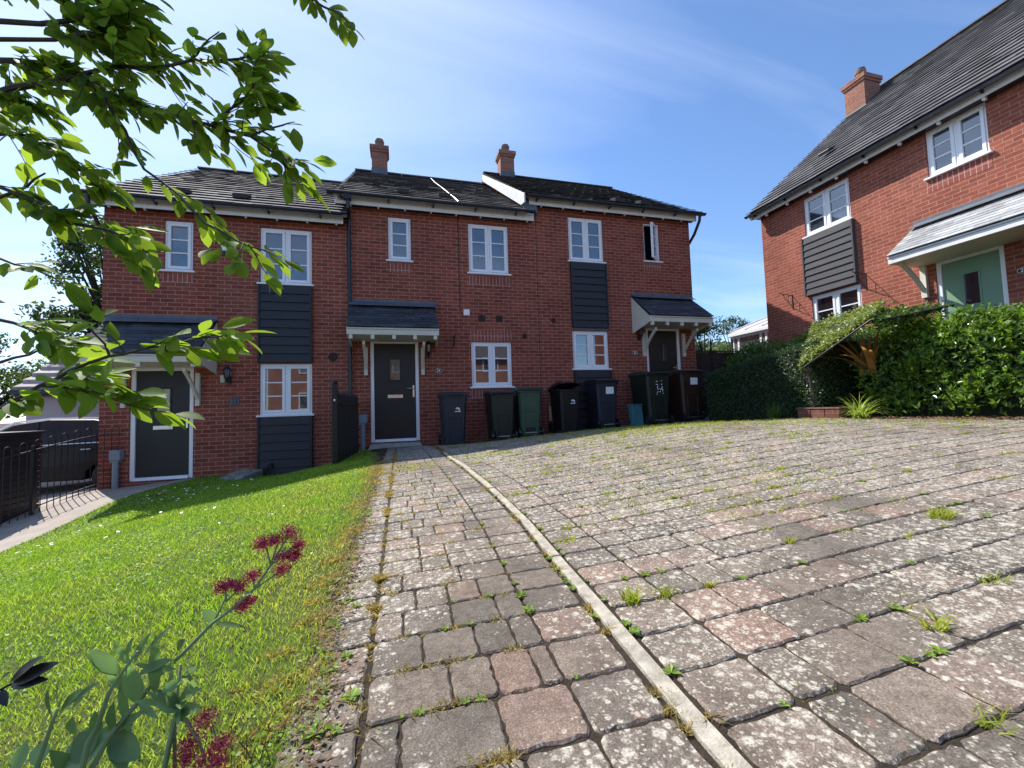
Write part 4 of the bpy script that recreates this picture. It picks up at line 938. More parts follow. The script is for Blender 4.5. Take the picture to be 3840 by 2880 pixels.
    if extra == 'marks':
        mk = MB(); 
        for (ex, ez, L_, a) in ((-.04, .13, .04, .1), (.05, .14, .02, .9), (-.04, .075, .05, -.1), (.05, .075, .03, 1.1), (-.03, .03, .05, 1.4), (-.015, -.005, .045, .2), (.055, .02, .05, 1.2), (.04, -.01, .05, .3), (.07, -.03, .045, 1.5), (-.03, -.06, .04, 1.1), (.02, -.055, .025, .5), (.075, -.085, .02, .2), (-.045, -.10, .018, .3)):
            ex *= 1.25; ez *= 1.2; zc = h*.68+ez; dx, dz = math.cos(a)*L_/1.8, math.sin(a)*L_/1.8; px, pz = -math.sin(a)*.007, math.cos(a)*.007; yy = fy(zc)-.004
            mk.prism([(ex-dx-px, yy, zc-dz-pz), (ex+dx-px, yy, zc+dz-pz), (ex+dx+px, yy, zc+dz+pz), (ex-dx+px, yy, zc-dz+pz)], (0, 0, 0), (0, .008, 0))
        mk.build('painted_marks', WHITE, body)
    return t
BB = bin_mat('slate blue bin plastic', (.020, .026, .040)); BG = bin_mat('dark green bin plastic', (.010, .018, .012)); BG2 = bin_mat('faded green bin plastic', (.040, .085, .048))
BK = bin_mat('black bin plastic', (.004, .004, .005)); BN = bin_mat('navy bin plastic', (.010, .015, .032)); BR_ = bin_mat('brown bin plastic', (.038, .018, .011)); BD = bin_mat('very dark green lid', (.012, .018, .016))
bin_('slate blue wheelie bin with a white emblem, nearest the middle house door', 1.02, 7.95, .48, .55, 1.0, BB, BB, .06, True, 0, 'emblem')
bin_('very dark green wheelie bin under the lower window, left of the faded green one', 1.98, 7.98, .50, .58, .97, BG, BK, .05, False, 0, 'flat')
bin_('faded mid green wheelie bin right of the very dark green one', 2.56, 8.05, .50, .58, .99, BG2, bin_mat('green lid', (.02, .045, .03)), -.03, False, 0, None)
bin_('black wheelie bin with a white emblem and its lid ajar', 3.40, 7.92, .48, .55, .93, BK, BK, .10, True, -.20, 'emblem')
bin_('navy blue wheelie bin with a white paper label in front of the boarding', 4.27, 7.98, .50, .60, 1.04, BN, BK, .0, False, 0, 'label')
bin_('big dark green wheelie bin daubed with white painted marks', 5.35, 7.72, .58, .72, 1.12, BG, BD, .0, False, 0, 'marks')
bin_('brown wheelie bin with a white label, last in the row by the fence', 6.18, 7.72, .54, .70, 1.12, BR_, BR_, .0, False, 0, 'label')
# teal recycling crate stood on end
m = MB(); m.hexa([(4.78, 7.86, 0), (5.04, 7.86, 0), (5.04, 7.98, 0), (4.78, 7.98, 0), (4.74, 7.84, .44), (5.00, 7.86, .44), (5.00, 8.02, .44), (4.74, 8.02, .44)]); m.box(4.73, 5.01, 7.83, 8.03, .44, .46)
TEAL = simple('teal crate plastic', (.05, .17, .20), .5, .15, 5, .05)
o = m.build('recycling_box', TEAL, None, (4.9, 7.9, 0), .01); o.location = (4.9, 7.9, g(4.9, 7.9)); tag(o, 'pale teal recycling box stood on end beside the big green bin', 'recycling box')

# ---------------------------------------------------------------- railings, fences
METAL = simple('black painted metal', (.010, .010, .012), .4, .2, 20, .08)
def hoop_railing():
    # runs out from the left house wall, then turns towards the viewer
    pts = [(-4.66, 8.74), (-5.00, 8.70), (-5.17, 7.70), (-5.31, 6.9), (-5.43, 6.2)]
    t = thing('hoop_top_railing', 'thin dark hoop-topped railing beside the left door path', 'railing', (-4.66, 8.74, g(-4.66, 8.74)))
    off = t.location.copy(); seg = [0]
    for a, b in zip(pts[:-1], pts[1:]): seg.append(seg[-1]+math.dist(a, b))
    def at(s):
        s = max(0, min(s, seg[-1])); i = max(j for j in range(len(seg)) if seg[j] <= s); i = min(i, len(pts)-2); u = (s-seg[i])/(seg[i+1]-seg[i]); return (pts[i][0]+(pts[i+1][0]-pts[i][0])*u, pts[i][1]+(pts[i+1][1]-pts[i][1])*u)
    m = MB(); s = .04
    while s+.10 < seg[-1]:
        a, b = at(s), at(s+.10); z0a, z0b = g(*a), g(*b); zt = (z0a+z0b)/2+1.02; arc = [(a[0]+(b[0]-a[0])*(1-math.cos(k*PI/8))/2, a[1]+(b[1]-a[1])*(1-math.cos(k*PI/8))/2, zt+.05*math.sin(k*PI/8)) for k in range(9)]
        m.tube([(a[0], a[1], z0a)]+arc+[(b[0], b[1], z0b)], .0065, 6); s += .20
    m.build('hoops', IRON, t, off)
    for hh, r in ((.93, .010), (.10, .010)):
        m = MB(); m.tube([(*at(seg[-1]*k/24), g(*at(seg[-1]*k/24))+hh) for k in range(25)], r, 6); m.build('rail', IRON, t, off)
    for p in (pts[2], pts[4]):
        m = MB(); m.box(p[0]-.02, p[0]+.02, p[1]-.02, p[1]+.02, g(*p)-.05, g(*p)+1.0); m.build('post', METAL, t, off)
hoop_railing()
def side_railing():
    a, b = Vector((-.985, 7.0)), Vector((-.80, 8.76)); t = thing('picket_railing', 'black metal railing with pointed pickets between the left and middle houses', 'railing', (a.x, a.y, g(a.x, a.y)))
    off = t.location.copy(); n = 17; za, zb = g(a.x, a.y), g(b.x, b.y)
    m = MB(); m.box(a.x-.04, a.x+.04, a.y-.04, a.y+.04, za-.3, za+1.26); m.lathe((a.x, a.y, za+1.26), [(.03, 0), (.045, .02), (.03, .045), (.0, .06)], 10); m.build('post', METAL, t, off, .003)
    for k in range(1, n):
        p = a+(b-a)*k/n; z_ = za+(zb-za)*k/n; m = MB(); m.box(p.x-.013, p.x+.013, p.y-.026, p.y+.026, z_-.25, z_+1.10-.02*(k/n)); h0 = z_+1.10-.02*(k/n)
        n0 = len(m.v); m.v += [(p.x-.013, p.y-.026, h0), (p.x+.013, p.y-.026, h0), (p.x+.013, p.y+.026, h0), (p.x-.013, p.y+.026, h0), (p.x, p.y, h0+.07)]
        for q in ((0, 1, 4), (1, 2, 4), (2, 3, 4), (3, 0, 4)): m.f.append(tuple(n0+i for i in q)); m.uv.append(None)
        m.build('picket', METAL, t, off)
    for hh in (.93, .12):
        m = MB(); m.hexa([(a.x-.022, a.y, za+hh), (a.x+.022, a.y, za+hh), (b.x+.022, b.y, zb+hh), (b.x-.022, b.y, zb+hh), (a.x-.022, a.y, za+hh+.035), (a.x+.022, a.y, za+hh+.035), (b.x+.022, b.y, zb+hh+.035), (b.x-.022, b.y, zb+hh+.035)]); m.build('rail', METAL, t, off)
    m = MB(); m.lathe((a.x, a.y-.041, za+1.0), [(.018, 0), (.016, -.01), (.006, -.014)], 10, axis='y'); m.build('reflector', WHITE, t, off)
side_railing()
# black slatted store behind the railing
def store():
    c_ = (-5.85, 7.75); z = g(-5.6, 7.6)-.05; t = thing('bin_store', 'tall black slatted bin store behind the hoop railing at the left edge', 'bin store', (*c_, z)); off = t.location.copy()
    x0, x1, y0, y1, h = -6.7, -5.38, 7.45, 8.15, 1.33
    m = MB(); m.box(x0+.02, x1-.02, y0+.02, y1-.02, z+.06, z+h-.04); m.build('carcass', BLK, t, off)
    for k in range(15): 
        m = MB(); zz_ = z+.06+k*.083; m.box(x0, x1, y0, y0+.018, zz_, zz_+.074); m.box(x1-.018, x1, y0+.02, y1, zz_, zz_+.074); m.build('slat', TIMB, t, off, .003)
    m = MB(); m.box(x0-.03, x1+.03, y0-.03, y1+.03, z+h-.04, z+h); m.build('lid', TIMB, t, off, .006)
    for xx in (x0+.05, x1-.07):
        m = MB(); m.box(xx-.03, xx+.03, y0+.05, y0+.11, z-.1, z+.07); m.build('foot', BLK, t, off)
store()
# dark close-boarded fence behind the right house corner
def board_fence():
    FM = simple('dark brown fence board', (.030, .022, .018), .8, .35, 6, .4, 30, isl=.4); x0, x1, y = 7.24, 9.46, 8.95
    t = thing('wooden_fence', 'dark close-boarded wooden fence between the row and the big house', 'fence', (x0, y, g(7.3, 8.9))); off = t.location.copy()
    x = x0; m = MB()
    while x < x1: m.box(x, x+.118, y+rnd.uniform(-.004, .004), y+.018, -.5, 1.27+rnd.uniform(-.012, .012)); x += .122
    m.build('boards', FM, t, off)
    for z_ in (-.2, 1.0): m = MB(); m.box(x0, x1, y+.02, y+.06, z_, z_+.08); m.build('rail', FM, t, off)
    m = MB(); m.box(x0-.02, x1, y-.02, y+.04, 1.285, 1.31); m.build('capping', FM, t, off)
board_fence()
# ---------------------------------------------------------------- concrete slab leaning by the wall, brick edge
m = MB(); z = g(-2.72, 8.4); m.hexa([(-2.98, 8.18, z+.02), (-2.62, 8.12, z+.02), (-2.60, 8.14, z-.03), (-2.98, 8.2, z-.03), (-2.83, 8.58, z+.17), (-2.44, 8.55, z+.17), (-2.43, 8.58, z+.12), (-2.83, 8.6, z+.12)])
m = MB(); q = [(-2.98, 8.15), (-2.60, 8.10), (-2.43, 8.58), (-2.84, 8.60)]; lo = [g(*p)+.0+(.03 if k > 1 else 0) for k, p in enumerate(q)]
m.hexa([(p[0], p[1], lo[k]-.03) for k, p in enumerate(q)]+[(p[0], p[1], lo[k]+.045+(.05 if k > 1 else 0)) for k, p in enumerate(q)])
o = m.build('concrete_slab', simple('mossy concrete', (.22, .22, .19), .95, .5, 14, .8, 60), None, (-2.7, 8.35, z), .012); o.location = (-2.7, 8.35, z); tag(o, 'tilted weathered concrete slab on the lawn below the left house wall', 'slab')
m = MB(); m.tube([(-2.40, 8.62, g(-2.4, 8.6)), (-2.38, 8.66, -.93), (-2.33, 8.70, -.90), (-2.31, 8.72, -.98)], .014, 6); m.tube([(-2.43, 8.58, -1.0), (-2.36, 8.66, -.95)], .02, 6)
o = m.build('hose_pipe', BLK, None, (-2.4, 8.62, -1.05)); o.location = (-2.4, 8.62, -1.05); tag(o, 'short bent black pipe end beside the concrete slab', 'pipe')
m = MB(); zz_ = g(6.25, 4.95)
for k in range(3): m.box(6.20+.0, 6.42, 4.62+k*.225, 4.62+k*.225+.215, zz_-.05, zz_+.14+rnd.uniform(-.004, .004))
m.box(6.19, 6.43, 4.61, 5.29, zz_+.142, zz_+.165)
o = m.build('brick_edging', brick_mat('dull edging brick', c1=(.20, .08, .06), c2=(.16, .06, .045), mort=(.2, .14, .11)), None, (6.3, 4.95, zz_), .004); o.location = (6.3, 4.95, zz_); tag(o, 'low brick edging between the two hedges at the edge of the drive', 'brick edging')

# ---------------------------------------------------------------- car behind the railing
def car():
    y0, y1 = 9.75, 11.45; zg = -1.40; t = thing('parked_car', 'dark car with silver trim parked behind the railing, partly hidden by the left house', 'car', (-7.2, 10.6, zg)); off = t.location.copy()
    PT = simple('car paint tinted by mirrored brick', (.022, .010, .008), .38, .1, 3, 0, spec=.3); CH = simple('chrome trim', (.75, .75, .78), .15, .05, 4, 0, metal=1)  # PT: brown of the reflected brick put into the base colour
    # x profile: front at -9.3, tail at -5.15
    SH = .45
    prof = [(-9.35, .42), (-9.30, .70), (-8.9, .84), (-8.1, .96), (-7.35, 1.40), (-6.8, 1.47), (-6.1, 1.45), (-5.55, 1.30), (-5.20, .98), (-5.10, .75), (-5.14, .40), (-5.2, .28), (-5.36, .28)]
    def arch(cx): return [(cx+.36*math.cos(a), .30+.36*math.sin(a)) for a in [PI*k/8 for k in range(1, 8)]]
    bot = [(-5.44, .30)]+[(-6.12+.30+.36*math.cos(a), .30+.36*math.sin(a)) for a in [PI*k/8 for k in range(1, 8)]]+[(-6.20, .28), (-8.02, .28)]+[(-8.42+.36*math.cos(a), .30+.36*math.sin(a)) for a in [PI*k/8 for k in range(1, 8)]]+[(-8.82, .28), (-9.25, .30)]
    poly = prof+bot; ny = 7; m = MB(); rings = []
    for j in range(ny):
        u = j/(ny-1); yy = y0+(y1-y0)*u; e = abs(2*u-1); rings.append(len(m.v))
        for (x, z_) in poly:
            s = 1-.10*max(0, z_-.85)*(1 if e > .6 else 0)*e; k = (e**4)*.05
            m.v.append((x+(k if x < -7.2 else -k), yy+((.18*max(0, z_-.9)) if u < .5 else -.18*max(0, z_-.9))*(e), zg+z_-(k*.8 if z_ > .5 else 0)))
    m.v = [(p[0]+SH, p[1], p[2]) for p in m.v]; n = len(poly)
    for j in range(ny-1):
        for k in range(n): k2 = (k+1) % n; m.f.append((rings[j]+k, rings[j]+k2, rings[j+1]+k2, rings[j+1]+k)); m.uv.append(None)
    m.f.append(tuple(rings[0]+k for k in range(n-1, -1, -1))); m.uv.append(None); m.f.append(tuple(rings[-1]+k for k in range(n))); m.uv.append(None)
    m.build('body', PT, t, off, .02, bseg=2)
    GW = simple('car glass tinted by mirrored brick', (.030, .014, .011), .25, .5, 3, 0, spec=.25)  # brick reflection put in as a flat dark brown
    def side(pts, name, mat, dy=.006):
        q = MB(); P = [(x+SH, y0+.18*max(0, z_-.9)-dy, zg+z_) for (x, z_) in pts]; q.prism(P, (0, 0, 0), (0, .01, 0)); return q.build(name, mat, t, off)
    side([(-7.98, .99), (-7.36, 1.34), (-6.98, 1.39), (-6.98, .98)], 'window', GW); side([(-6.92, .98), (-6.92, 1.40), (-6.35, 1.39), (-6.05, 1.36), (-6.05, 1.00)], 'window', GW); side([(-6.0, 1.00), (-6.0, 1.35), (-5.72, 1.26), (-5.45, 1.07)], 'window', GW)
    q = MB(); q.tube([(x+SH, y0+.18*max(0, z_-.9)-.012, zg+z_) for (x, z_) in ((-8.05, .955), (-7.0, .955), (-6.0, .975), (-5.6, 1.02), (-5.42, 1.08))], .014, 6); q.build('trim', CH, t, off)
    q = MB(); q.tube([(x+SH, y0+.18*max(0, z_-.9)-.0, zg+z_) for (x, z_) in ((-7.95, 1.03), (-7.34, 1.40), (-6.8, 1.455), (-6.1, 1.44), (-5.62, 1.30))], .018, 6); q.build('roof_rail', CH, t, off)
    for xx in (-6.6, -5.85): q = MB(); q.box(xx, xx+.18, y0-.035, y0-.005, zg+.84, zg+.865); q.build('door_handle', CH, t, off, .005)
    for cx in (-5.82+SH, -8.42+SH):
        for (ya, s) in ((y0+.02, 1), (y1-.22, 1)):
            q = MB(); q.lathe((cx, ya, zg+.32), [(.20, 0), (.31, .01), (.32, .04), (.32, .16), (.31, .2), (.20, .2)], 24, axis='y'); wh = q.build('wheel', BLK, t, off)
            q = MB(); q.lathe((cx, ya-.004, zg+.32), [(.03, 0), (.19, .01), (.20, .03)], 10, axis='y'); q.build('rim', STEEL, wh, off)
car()
# ---------------------------------------------------------------- garage, far house, conservatory
def garage():
    t = thing('garage', 'pale rendered garage with a ribbed grey tiled roof behind the car', 'garage', (-9.5, 15, -1.4)); off = t.location.copy()
    REN = simple('lilac grey render', (.42, .38, .40), .85, .06, 3, .3, 60); x0, x1, y0, y1, ze, zr = -8.9, -3.2, 13.0, 20, .78, 3.62
    m = MB(); m.box(x0, x1, y0, y1, -1.6, ze); m.build('wall', REN, t, off)
    def hip():
        n = 15; mb = MB(); xr0, xr1, yr = x0-.1, x1-.0, y0+3.7
        for i in range(n):
            s0, s1 = i/n, (i+1)/n; h0, h1 = .085, .0
            xa0, xa1 = x0-.1, x0-.1; ya0, ya1 = y0-.25+(yr-y0+.25)*s0, y0-.25+(yr-y0+.25)*s1; za0, za1 = ze+(zr-ze)*s0, ze+(zr-ze)*s1
            mb.face([(xa0, ya0, za0+h0), (xr1, ya0, za0+h0), (xr1, ya1, za1+h1), (xa1, ya1, za1+h1)]); mb.face([(xa0, ya0, za0-.02), (xr1, ya0, za0-.02), (xr1, ya0, za0+h0), (xa0, ya0, za0+h0)])
            mb.face([(xa0, ya0, za0+h0), (xa1, ya1, za1), (xa1, ya1, za1-.12), (xa0, ya0, za0-.10)])
        mb.face([(xr1, yr, zr), (xr0, yr, zr), (xr0, y1, ze), (xr1, y1, ze)]); mb.face([(x0, y0, ze-.02), (x0, y1, ze-.02), (x0, yr, zr-.05)]); return mb
    hip().build('roof', tile_mat('pale garage tile', (.36, .33, .32), .1), t, off)
    m = MB(); m.box(x0-.12, x1, y0-.32, y0-.22, ze-.10, ze+.0); m.build('gutter', BLK, t, off); m = MB(); m.box(x0-.1, x1, y0-.215, y0-.0, ze-.16, ze-.02); m.build('fascia', BLK, t, off)
garage()
t = thing('house', 'corner of a far brown-roofed house at the extreme left edge', 'house', (-22, 20, -1.5)); off = t.location.copy()
m = MB(); m.box(-32, -19.4, 20, 26, -1.5, 5.95); m.build('wall', BR, t, off)
m = MB(); m.hexa([(-32, 19.6, 6.0), (-19.0, 19.6, 6.0), (-19.0, 26.4, 6.0), (-32, 26.4, 6.0), (-32, 22.9, 8.4), (-21.5, 22.9, 8.4), (-21.5, 23.1, 8.4), (-32, 23.1, 8.4)]); m.build('roof', tile_mat('brown roof tile', (.17, .10, .08), .1), t, off)
def conservatory():
    t = thing('conservatory', 'white framed glazed conservatory beyond the corner of the big house', 'conservatory', (11.5, 10, -.3)); off = t.location.copy()
    x0, x1, y0, y1, ze, zr = 10.9, 13.9, 8.9, 11.5, 2.14, 3.25
    m = MB(); m.box(x0-.10, x0, y0, y1+.1, ze, ze+.11); m.build('gutter', WHITE, t, off, .01)
    f = MB()
    for yy in (y1, y1-.22, y1-1.1, y1-1.3, y1-2.3): f.box(x0, x0+.06, yy-.07, yy, .2, ze)
    for z_ in (.2, 1.52, ze-.07): f.box(x0+.005, x0+.055, y0, y1, z_, z_+.07)
    f.build('frame', WHITE, t, off)
    p = MB(); p.box(x0+.02, x0+.03, y0, y1, .2, ze); p.build('pane', glass_mat('conservatory glass', (.12, .16, .15), .25), t, off)
    m = MB(); m.box(x0, x0+.1, y0, y1, -.5, .2); m.build('wall', BR, t, off)
    e = MB(); e.prism([(x0, y1-.03, .2), (x1, y1-.03, .2), (x1, y1-.03, zr), (x0, y1-.03, ze)], (0, 0, 0), (0, .03, 0)); e.build('end_wall', WHITE, t, off)
    zt = ze+.11; r = MB(); r.prism([(x0-.08, y0, zt), (x1, y0, zr+.11), (x1, y0, zr+.14), (x0-.08, y0, zt+.03)], (0, 0, 0), (0, y1-y0, 0)); r.build('roof', simple('white roof sheet', (.62, .65, .70), .4, .1, 3, 0), t, off)
    for yy in (y1, y1-.65, y1-1.3, y1-1.95, y1-2.55):
        b = MB(); b.tube([(x0-.09, yy, zt+.04), (x1, yy, zr+.155)], .038 if yy == y1 else .022, 6); b.build('roof_bar', WHITE, t, off)
conservatory()
# ---------------------------------------------------------------- vegetation
def leaf_verts(B, T, Wd, Nn, cup=.12, k=6, droop=0):
    """arrays of base, tip, width, normal -> pointed elliptical leaves, each a folded strip of 4 quads per side"""
    B = np.asarray(B, float); T = np.asarray(T, float); n = len(B); ax = T-B; L = np.linalg.norm(ax, axis=1, keepdims=True); ax = ax/np.maximum(L, 1e-6)
    Nn = Nn-(Nn*ax).sum(1, keepdims=True)*ax; Nn /= np.maximum(np.linalg.norm(Nn, axis=1, keepdims=True), 1e-6); S_ = np.cross(ax, Nn)
    ts = np.array([0, .16, .38, .62, .84, 1.0]); ws = np.array([.06, .62, 1.0, .92, .52, .02])
    out = np.zeros((n, 18, 3)); Wd = np.asarray(Wd).reshape(-1, 1)
    for j, (t, w) in enumerate(zip(ts, ws)):
        c = B+ax*L*t-Nn*L*droop*t*t
        out[:, j*3] = c-S_*Wd*.5*w+Nn*Wd*cup*w; out[:, j*3+1] = c; out[:, j*3+2] = c+S_*Wd*.5*w+Nn*Wd*cup*w
    q = []
    for j in range(5):
        for s in (0, 1): q.append((j*3+s, j*3+s+1, j*3+s+4, j*3+s+3))
    f = (np.arange(n)[:, None, None]*18+np.array(q)[None]).reshape(-1, 4)
    return out.reshape(-1, 3), f
def quad_leaves(P, size, Nn, aspect=.55, tilt=None):
    """cheap leaves: bent diamond of 2 quads... P centre, Nn outward"""
    n = len(P); r = rng.standard_normal((n, 3)); ax = r-(r*Nn).sum(1, keepdims=True)*Nn*.6; ax /= np.linalg.norm(ax, axis=1, keepdims=True)
    s = np.cross(ax, Nn); s /= np.maximum(np.linalg.norm(s, axis=1, keepdims=True), 1e-6); size = np.asarray(size).reshape(-1, 1)
    nn = np.cross(s, ax); out = np.zeros((n, 6, 3))
    out[:, 0] = P-ax*size*.5; out[:, 1] = P-ax*size*.1+s*size*aspect*.5+nn*size*.08; out[:, 2] = P+ax*size*.28+s*size*aspect*.34+nn*size*.05; out[:, 3] = P+ax*size*.5
    out[:, 4] = P+ax*size*.28-s*size*aspect*.34+nn*size*.05; out[:, 5] = P-ax*size*.1-s*size*aspect*.5+nn*size*.08
    b = np.arange(n)[:, None]*6; f = np.concatenate([b+np.array([0, 1, 2, 3]), b+np.array([0, 3, 4, 5])], 0)
    return out.reshape(-1, 3), f
def rand_unit(n):
    v = rng.standard_normal((n, 3)); return v/np.linalg.norm(v, axis=1, keepdims=True)
LEAF_A = foliage('young tree leaf', (.028, .072, .012), (.068, .145, .020), .46, .55, .12, (.40, .58, .045))
BARK = simple('grey brown bark', (.055, .040, .034), .8, .3, 12, .5, 60)
BARKD = simple('dark bark', (.030, .024, .020), .85, .3, 12, .5, 40)

# foreground tree: the branches hang in from the left, its trunk stands outside the frame
BR_ = {
'a': [(-1.478, 1.643, 0.947), (-1.248, 1.559, 0.965), (-1.116, 1.503, 0.964), (-1.015, 1.456, 0.967), (-0.909, 1.408, 0.963), (-0.844, 1.37, 0.963), (-0.795, 1.339, 0.918), (-0.758, 1.312, 0.879), (-0.669, 1.27, 0.841), (-0.56, 1.224, 0.783), (-0.454, 1.177, 0.742), (-0.352, 1.132, 0.698), (-0.271, 1.095, 0.625), (-0.23, 1.067, 0.563)] ,
'a2': [(-1.437, 1.67, 1.173), (-1.173, 1.576, 1.112), (-1.063, 1.522, 1.083), (-0.971, 1.473, 1.059), (-0.904, 1.432, 1.004)] ,
'b': [(-0.863, 1.401, 0.984), (-0.725, 1.337, 0.982), (-0.626, 1.285, 0.953), (-0.531, 1.232, 0.945), (-0.42, 1.177, 0.924), (-0.352, 1.132, 0.911)] ,
'b2': [(-0.53, 1.23, 0.944), (-0.474, 1.173, 0.948), (-0.416, 1.116, 0.945)] ,
'c': [(-0.451, 1.169, 0.736), (-0.345, 1.111, 0.793), (-0.324, 1.078, 0.807)] ,
'c2': [(-0.345, 1.112, 0.686), (-0.265, 1.069, 0.696), (-0.231, 1.039, 0.689)] ,
'd': [(-0.786, 1.354, 0.906), (-0.707, 1.31, 0.781), (-0.642, 1.27, 0.656), (-0.537, 1.217, 0.568), (-0.467, 1.173, 0.484), (-0.381, 1.124, 0.427), (-0.299, 1.074, 0.387), (-0.272, 1.038, 0.369)] ,
'e': [(-1.276, 1.498, 0.706), (-1.081, 1.422, 0.656), (-0.917, 1.356, 0.582), (-0.819, 1.308, 0.51), (-0.742, 1.262, 0.488), (-0.631, 1.209, 0.442), (-0.58, 1.172, 0.398)] ,
'f': [(-1.298, 1.568, 0.496), (-1.081, 1.477, 0.462), (-0.967, 1.414, 0.42), (-0.84, 1.349, 0.355)] ,
'g': [(-1.175, 1.41, -0.03), (-1.018, 1.351, 0.019), (-0.954, 1.32, 0.034), (-0.905, 1.291, 0.055), (-0.838, 1.258, 0.086), (-0.755, 1.22, 0.12), (-0.656, 1.178, 0.149), (-0.577, 1.142, 0.16), (-0.517, 1.112, 0.163), (-0.424, 1.073, 0.179), (-0.368, 1.044, 0.179)] ,
'g2': [(-0.84, 1.261, 0.087), (-0.736, 1.216, 0.079), (-0.654, 1.177, 0.053), (-0.597, 1.146, 0.03)] ,
'g3': [(-0.655, 1.176, 0.149), (-0.689, 1.182, 0.203), (-0.702, 1.183, 0.234)] ,
'h': [(-1.38, 1.6, 1.233), (-1.004, 1.467, 1.166), (-0.829, 1.386, 1.152), (-0.712, 1.319, 1.153)] ,
'h2': [(-1.326, 1.54, 1.106), (-0.94, 1.419, 1.087), (-0.782, 1.359, 1.09), (-0.713, 1.323, 1.094)] ,
'i': [(-1.331, 1.56, 0.798), (-1.069, 1.461, 0.819), (-0.975, 1.412, 0.785), (-0.878, 1.364, 0.708), (-0.811, 1.323, 0.662)] ,
'j': [(-0.427, 1.279, 1.402), (-0.32, 1.241, 1.273), (-0.237, 1.206, 1.209), (-0.206, 1.185, 1.139), (-0.161, 1.158, 1.1), (-0.104, 1.13, 1.033)] ,
'k': [(-1.242, 1.494, 0.616), (-1.048, 1.424, 0.616), (-0.963, 1.383, 0.633), (-0.9, 1.347, 0.658)] ,
'l': [(-1.193, 1.451, 0.243), (-1.01, 1.387, 0.27), (-0.932, 1.354, 0.244), (-0.829, 1.316, 0.197), (-0.761, 1.284, 0.2)] ,
'm': [(-1.194, 1.457, 0.151), (-1.008, 1.388, 0.158), (-0.919, 1.346, 0.173), (-0.846, 1.308, 0.189)] ,
'n': [(-1.379, 1.591, 1.361), (-1.131, 1.51, 1.304), (-0.927, 1.44, 1.257), (-0.765, 1.379, 1.258)] ,
}
VST= [(-0.489, 0.81, -0.575), (-0.469, 0.817, -0.541), (-0.445, 0.822, -0.492), (-0.41, 0.825, -0.451), (-0.388, 0.832, -0.421), (-0.355, 0.835, -0.392), (-0.313, 0.836, -0.35), (-0.282, 0.841, -0.331), (-0.252, 0.846, -0.305), (-0.229, 0.852, -0.27), (-0.21, 0.861, -0.252)]
VST2= [(-0.351, 0.818, -0.642), (-0.355, 0.814, -0.554), (-0.354, 0.809, -0.479), (-0.343, 0.801, -0.392)]
VST3= [(-0.354, 0.809, -0.479), (-0.337, 0.804, -0.48), (-0.318, 0.801, -0.513), (-0.308, 0.8, -0.543)]
VTW= [[(-0.317, 0.854, -0.356), (-0.299, 0.857, -0.314)], [(-0.296, 0.846, -0.321), (-0.302, 0.857, -0.303)], [(-0.296, 0.846, -0.321), (-0.281, 0.852, -0.307)], [(-0.285, 0.844, -0.335), (-0.268, 0.85, -0.332)], [(-0.248, 0.832, -0.3), (-0.256, 0.844, -0.285)], [(-0.248, 0.832, -0.3), (-0.211, 0.831, -0.278)], [(-0.221, 0.822, -0.26), (-0.231, 0.834, -0.233)], [(-0.221, 0.822, -0.26), (-0.212, 0.829, -0.228)], [(-0.215, 0.82, -0.25), (-0.194, 0.823, -0.215)], [(-0.215, 0.82, -0.25), (-0.18, 0.82, -0.232)], [(-0.221, 0.822, -0.26), (-0.197, 0.825, -0.248)]]
VFL= [((-0.239, 0.836, -0.227), 0.0153), ((-0.218, 0.83, -0.221), 0.0139), ((-0.191, 0.822, -0.208), 0.0161), ((-0.176, 0.819, -0.229), 0.0125), ((-0.197, 0.825, -0.248), 0.0166), ((-0.183, 0.822, -0.249), 0.0111), ((-0.206, 0.83, -0.273), 0.0133), ((-0.256, 0.844, -0.282), 0.0125), ((-0.307, 0.858, -0.299), 0.0139), ((-0.294, 0.855, -0.295), 0.0097), ((-0.278, 0.851, -0.301), 0.0125), ((-0.273, 0.851, -0.333), 0.0133), ((-0.259, 0.847, -0.324), 0.0083)]
VFL2= [((-0.308, 0.797, -0.483), 0.0201), ((-0.332, 0.805, -0.518), 0.0176), ((-0.284, 0.792, -0.519), 0.0151), ((-0.308, 0.8, -0.543), 0.0213), ((-0.338, 0.808, -0.542), 0.0151), ((-0.289, 0.796, -0.549), 0.0125)]
VFL3= [((-0.197, 1.079, -0.671), 0.0144), ((-0.187, 1.078, -0.7), 0.0126), ((-0.22, 1.087, -0.703), 0.009), ((-0.213, 1.086, -0.728), 0.0108)]
VST4= [(-0.306, 1.119, -0.859), (-0.252, 1.101, -0.788), (-0.224, 1.089, -0.728), (-0.202, 1.08, -0.678)]
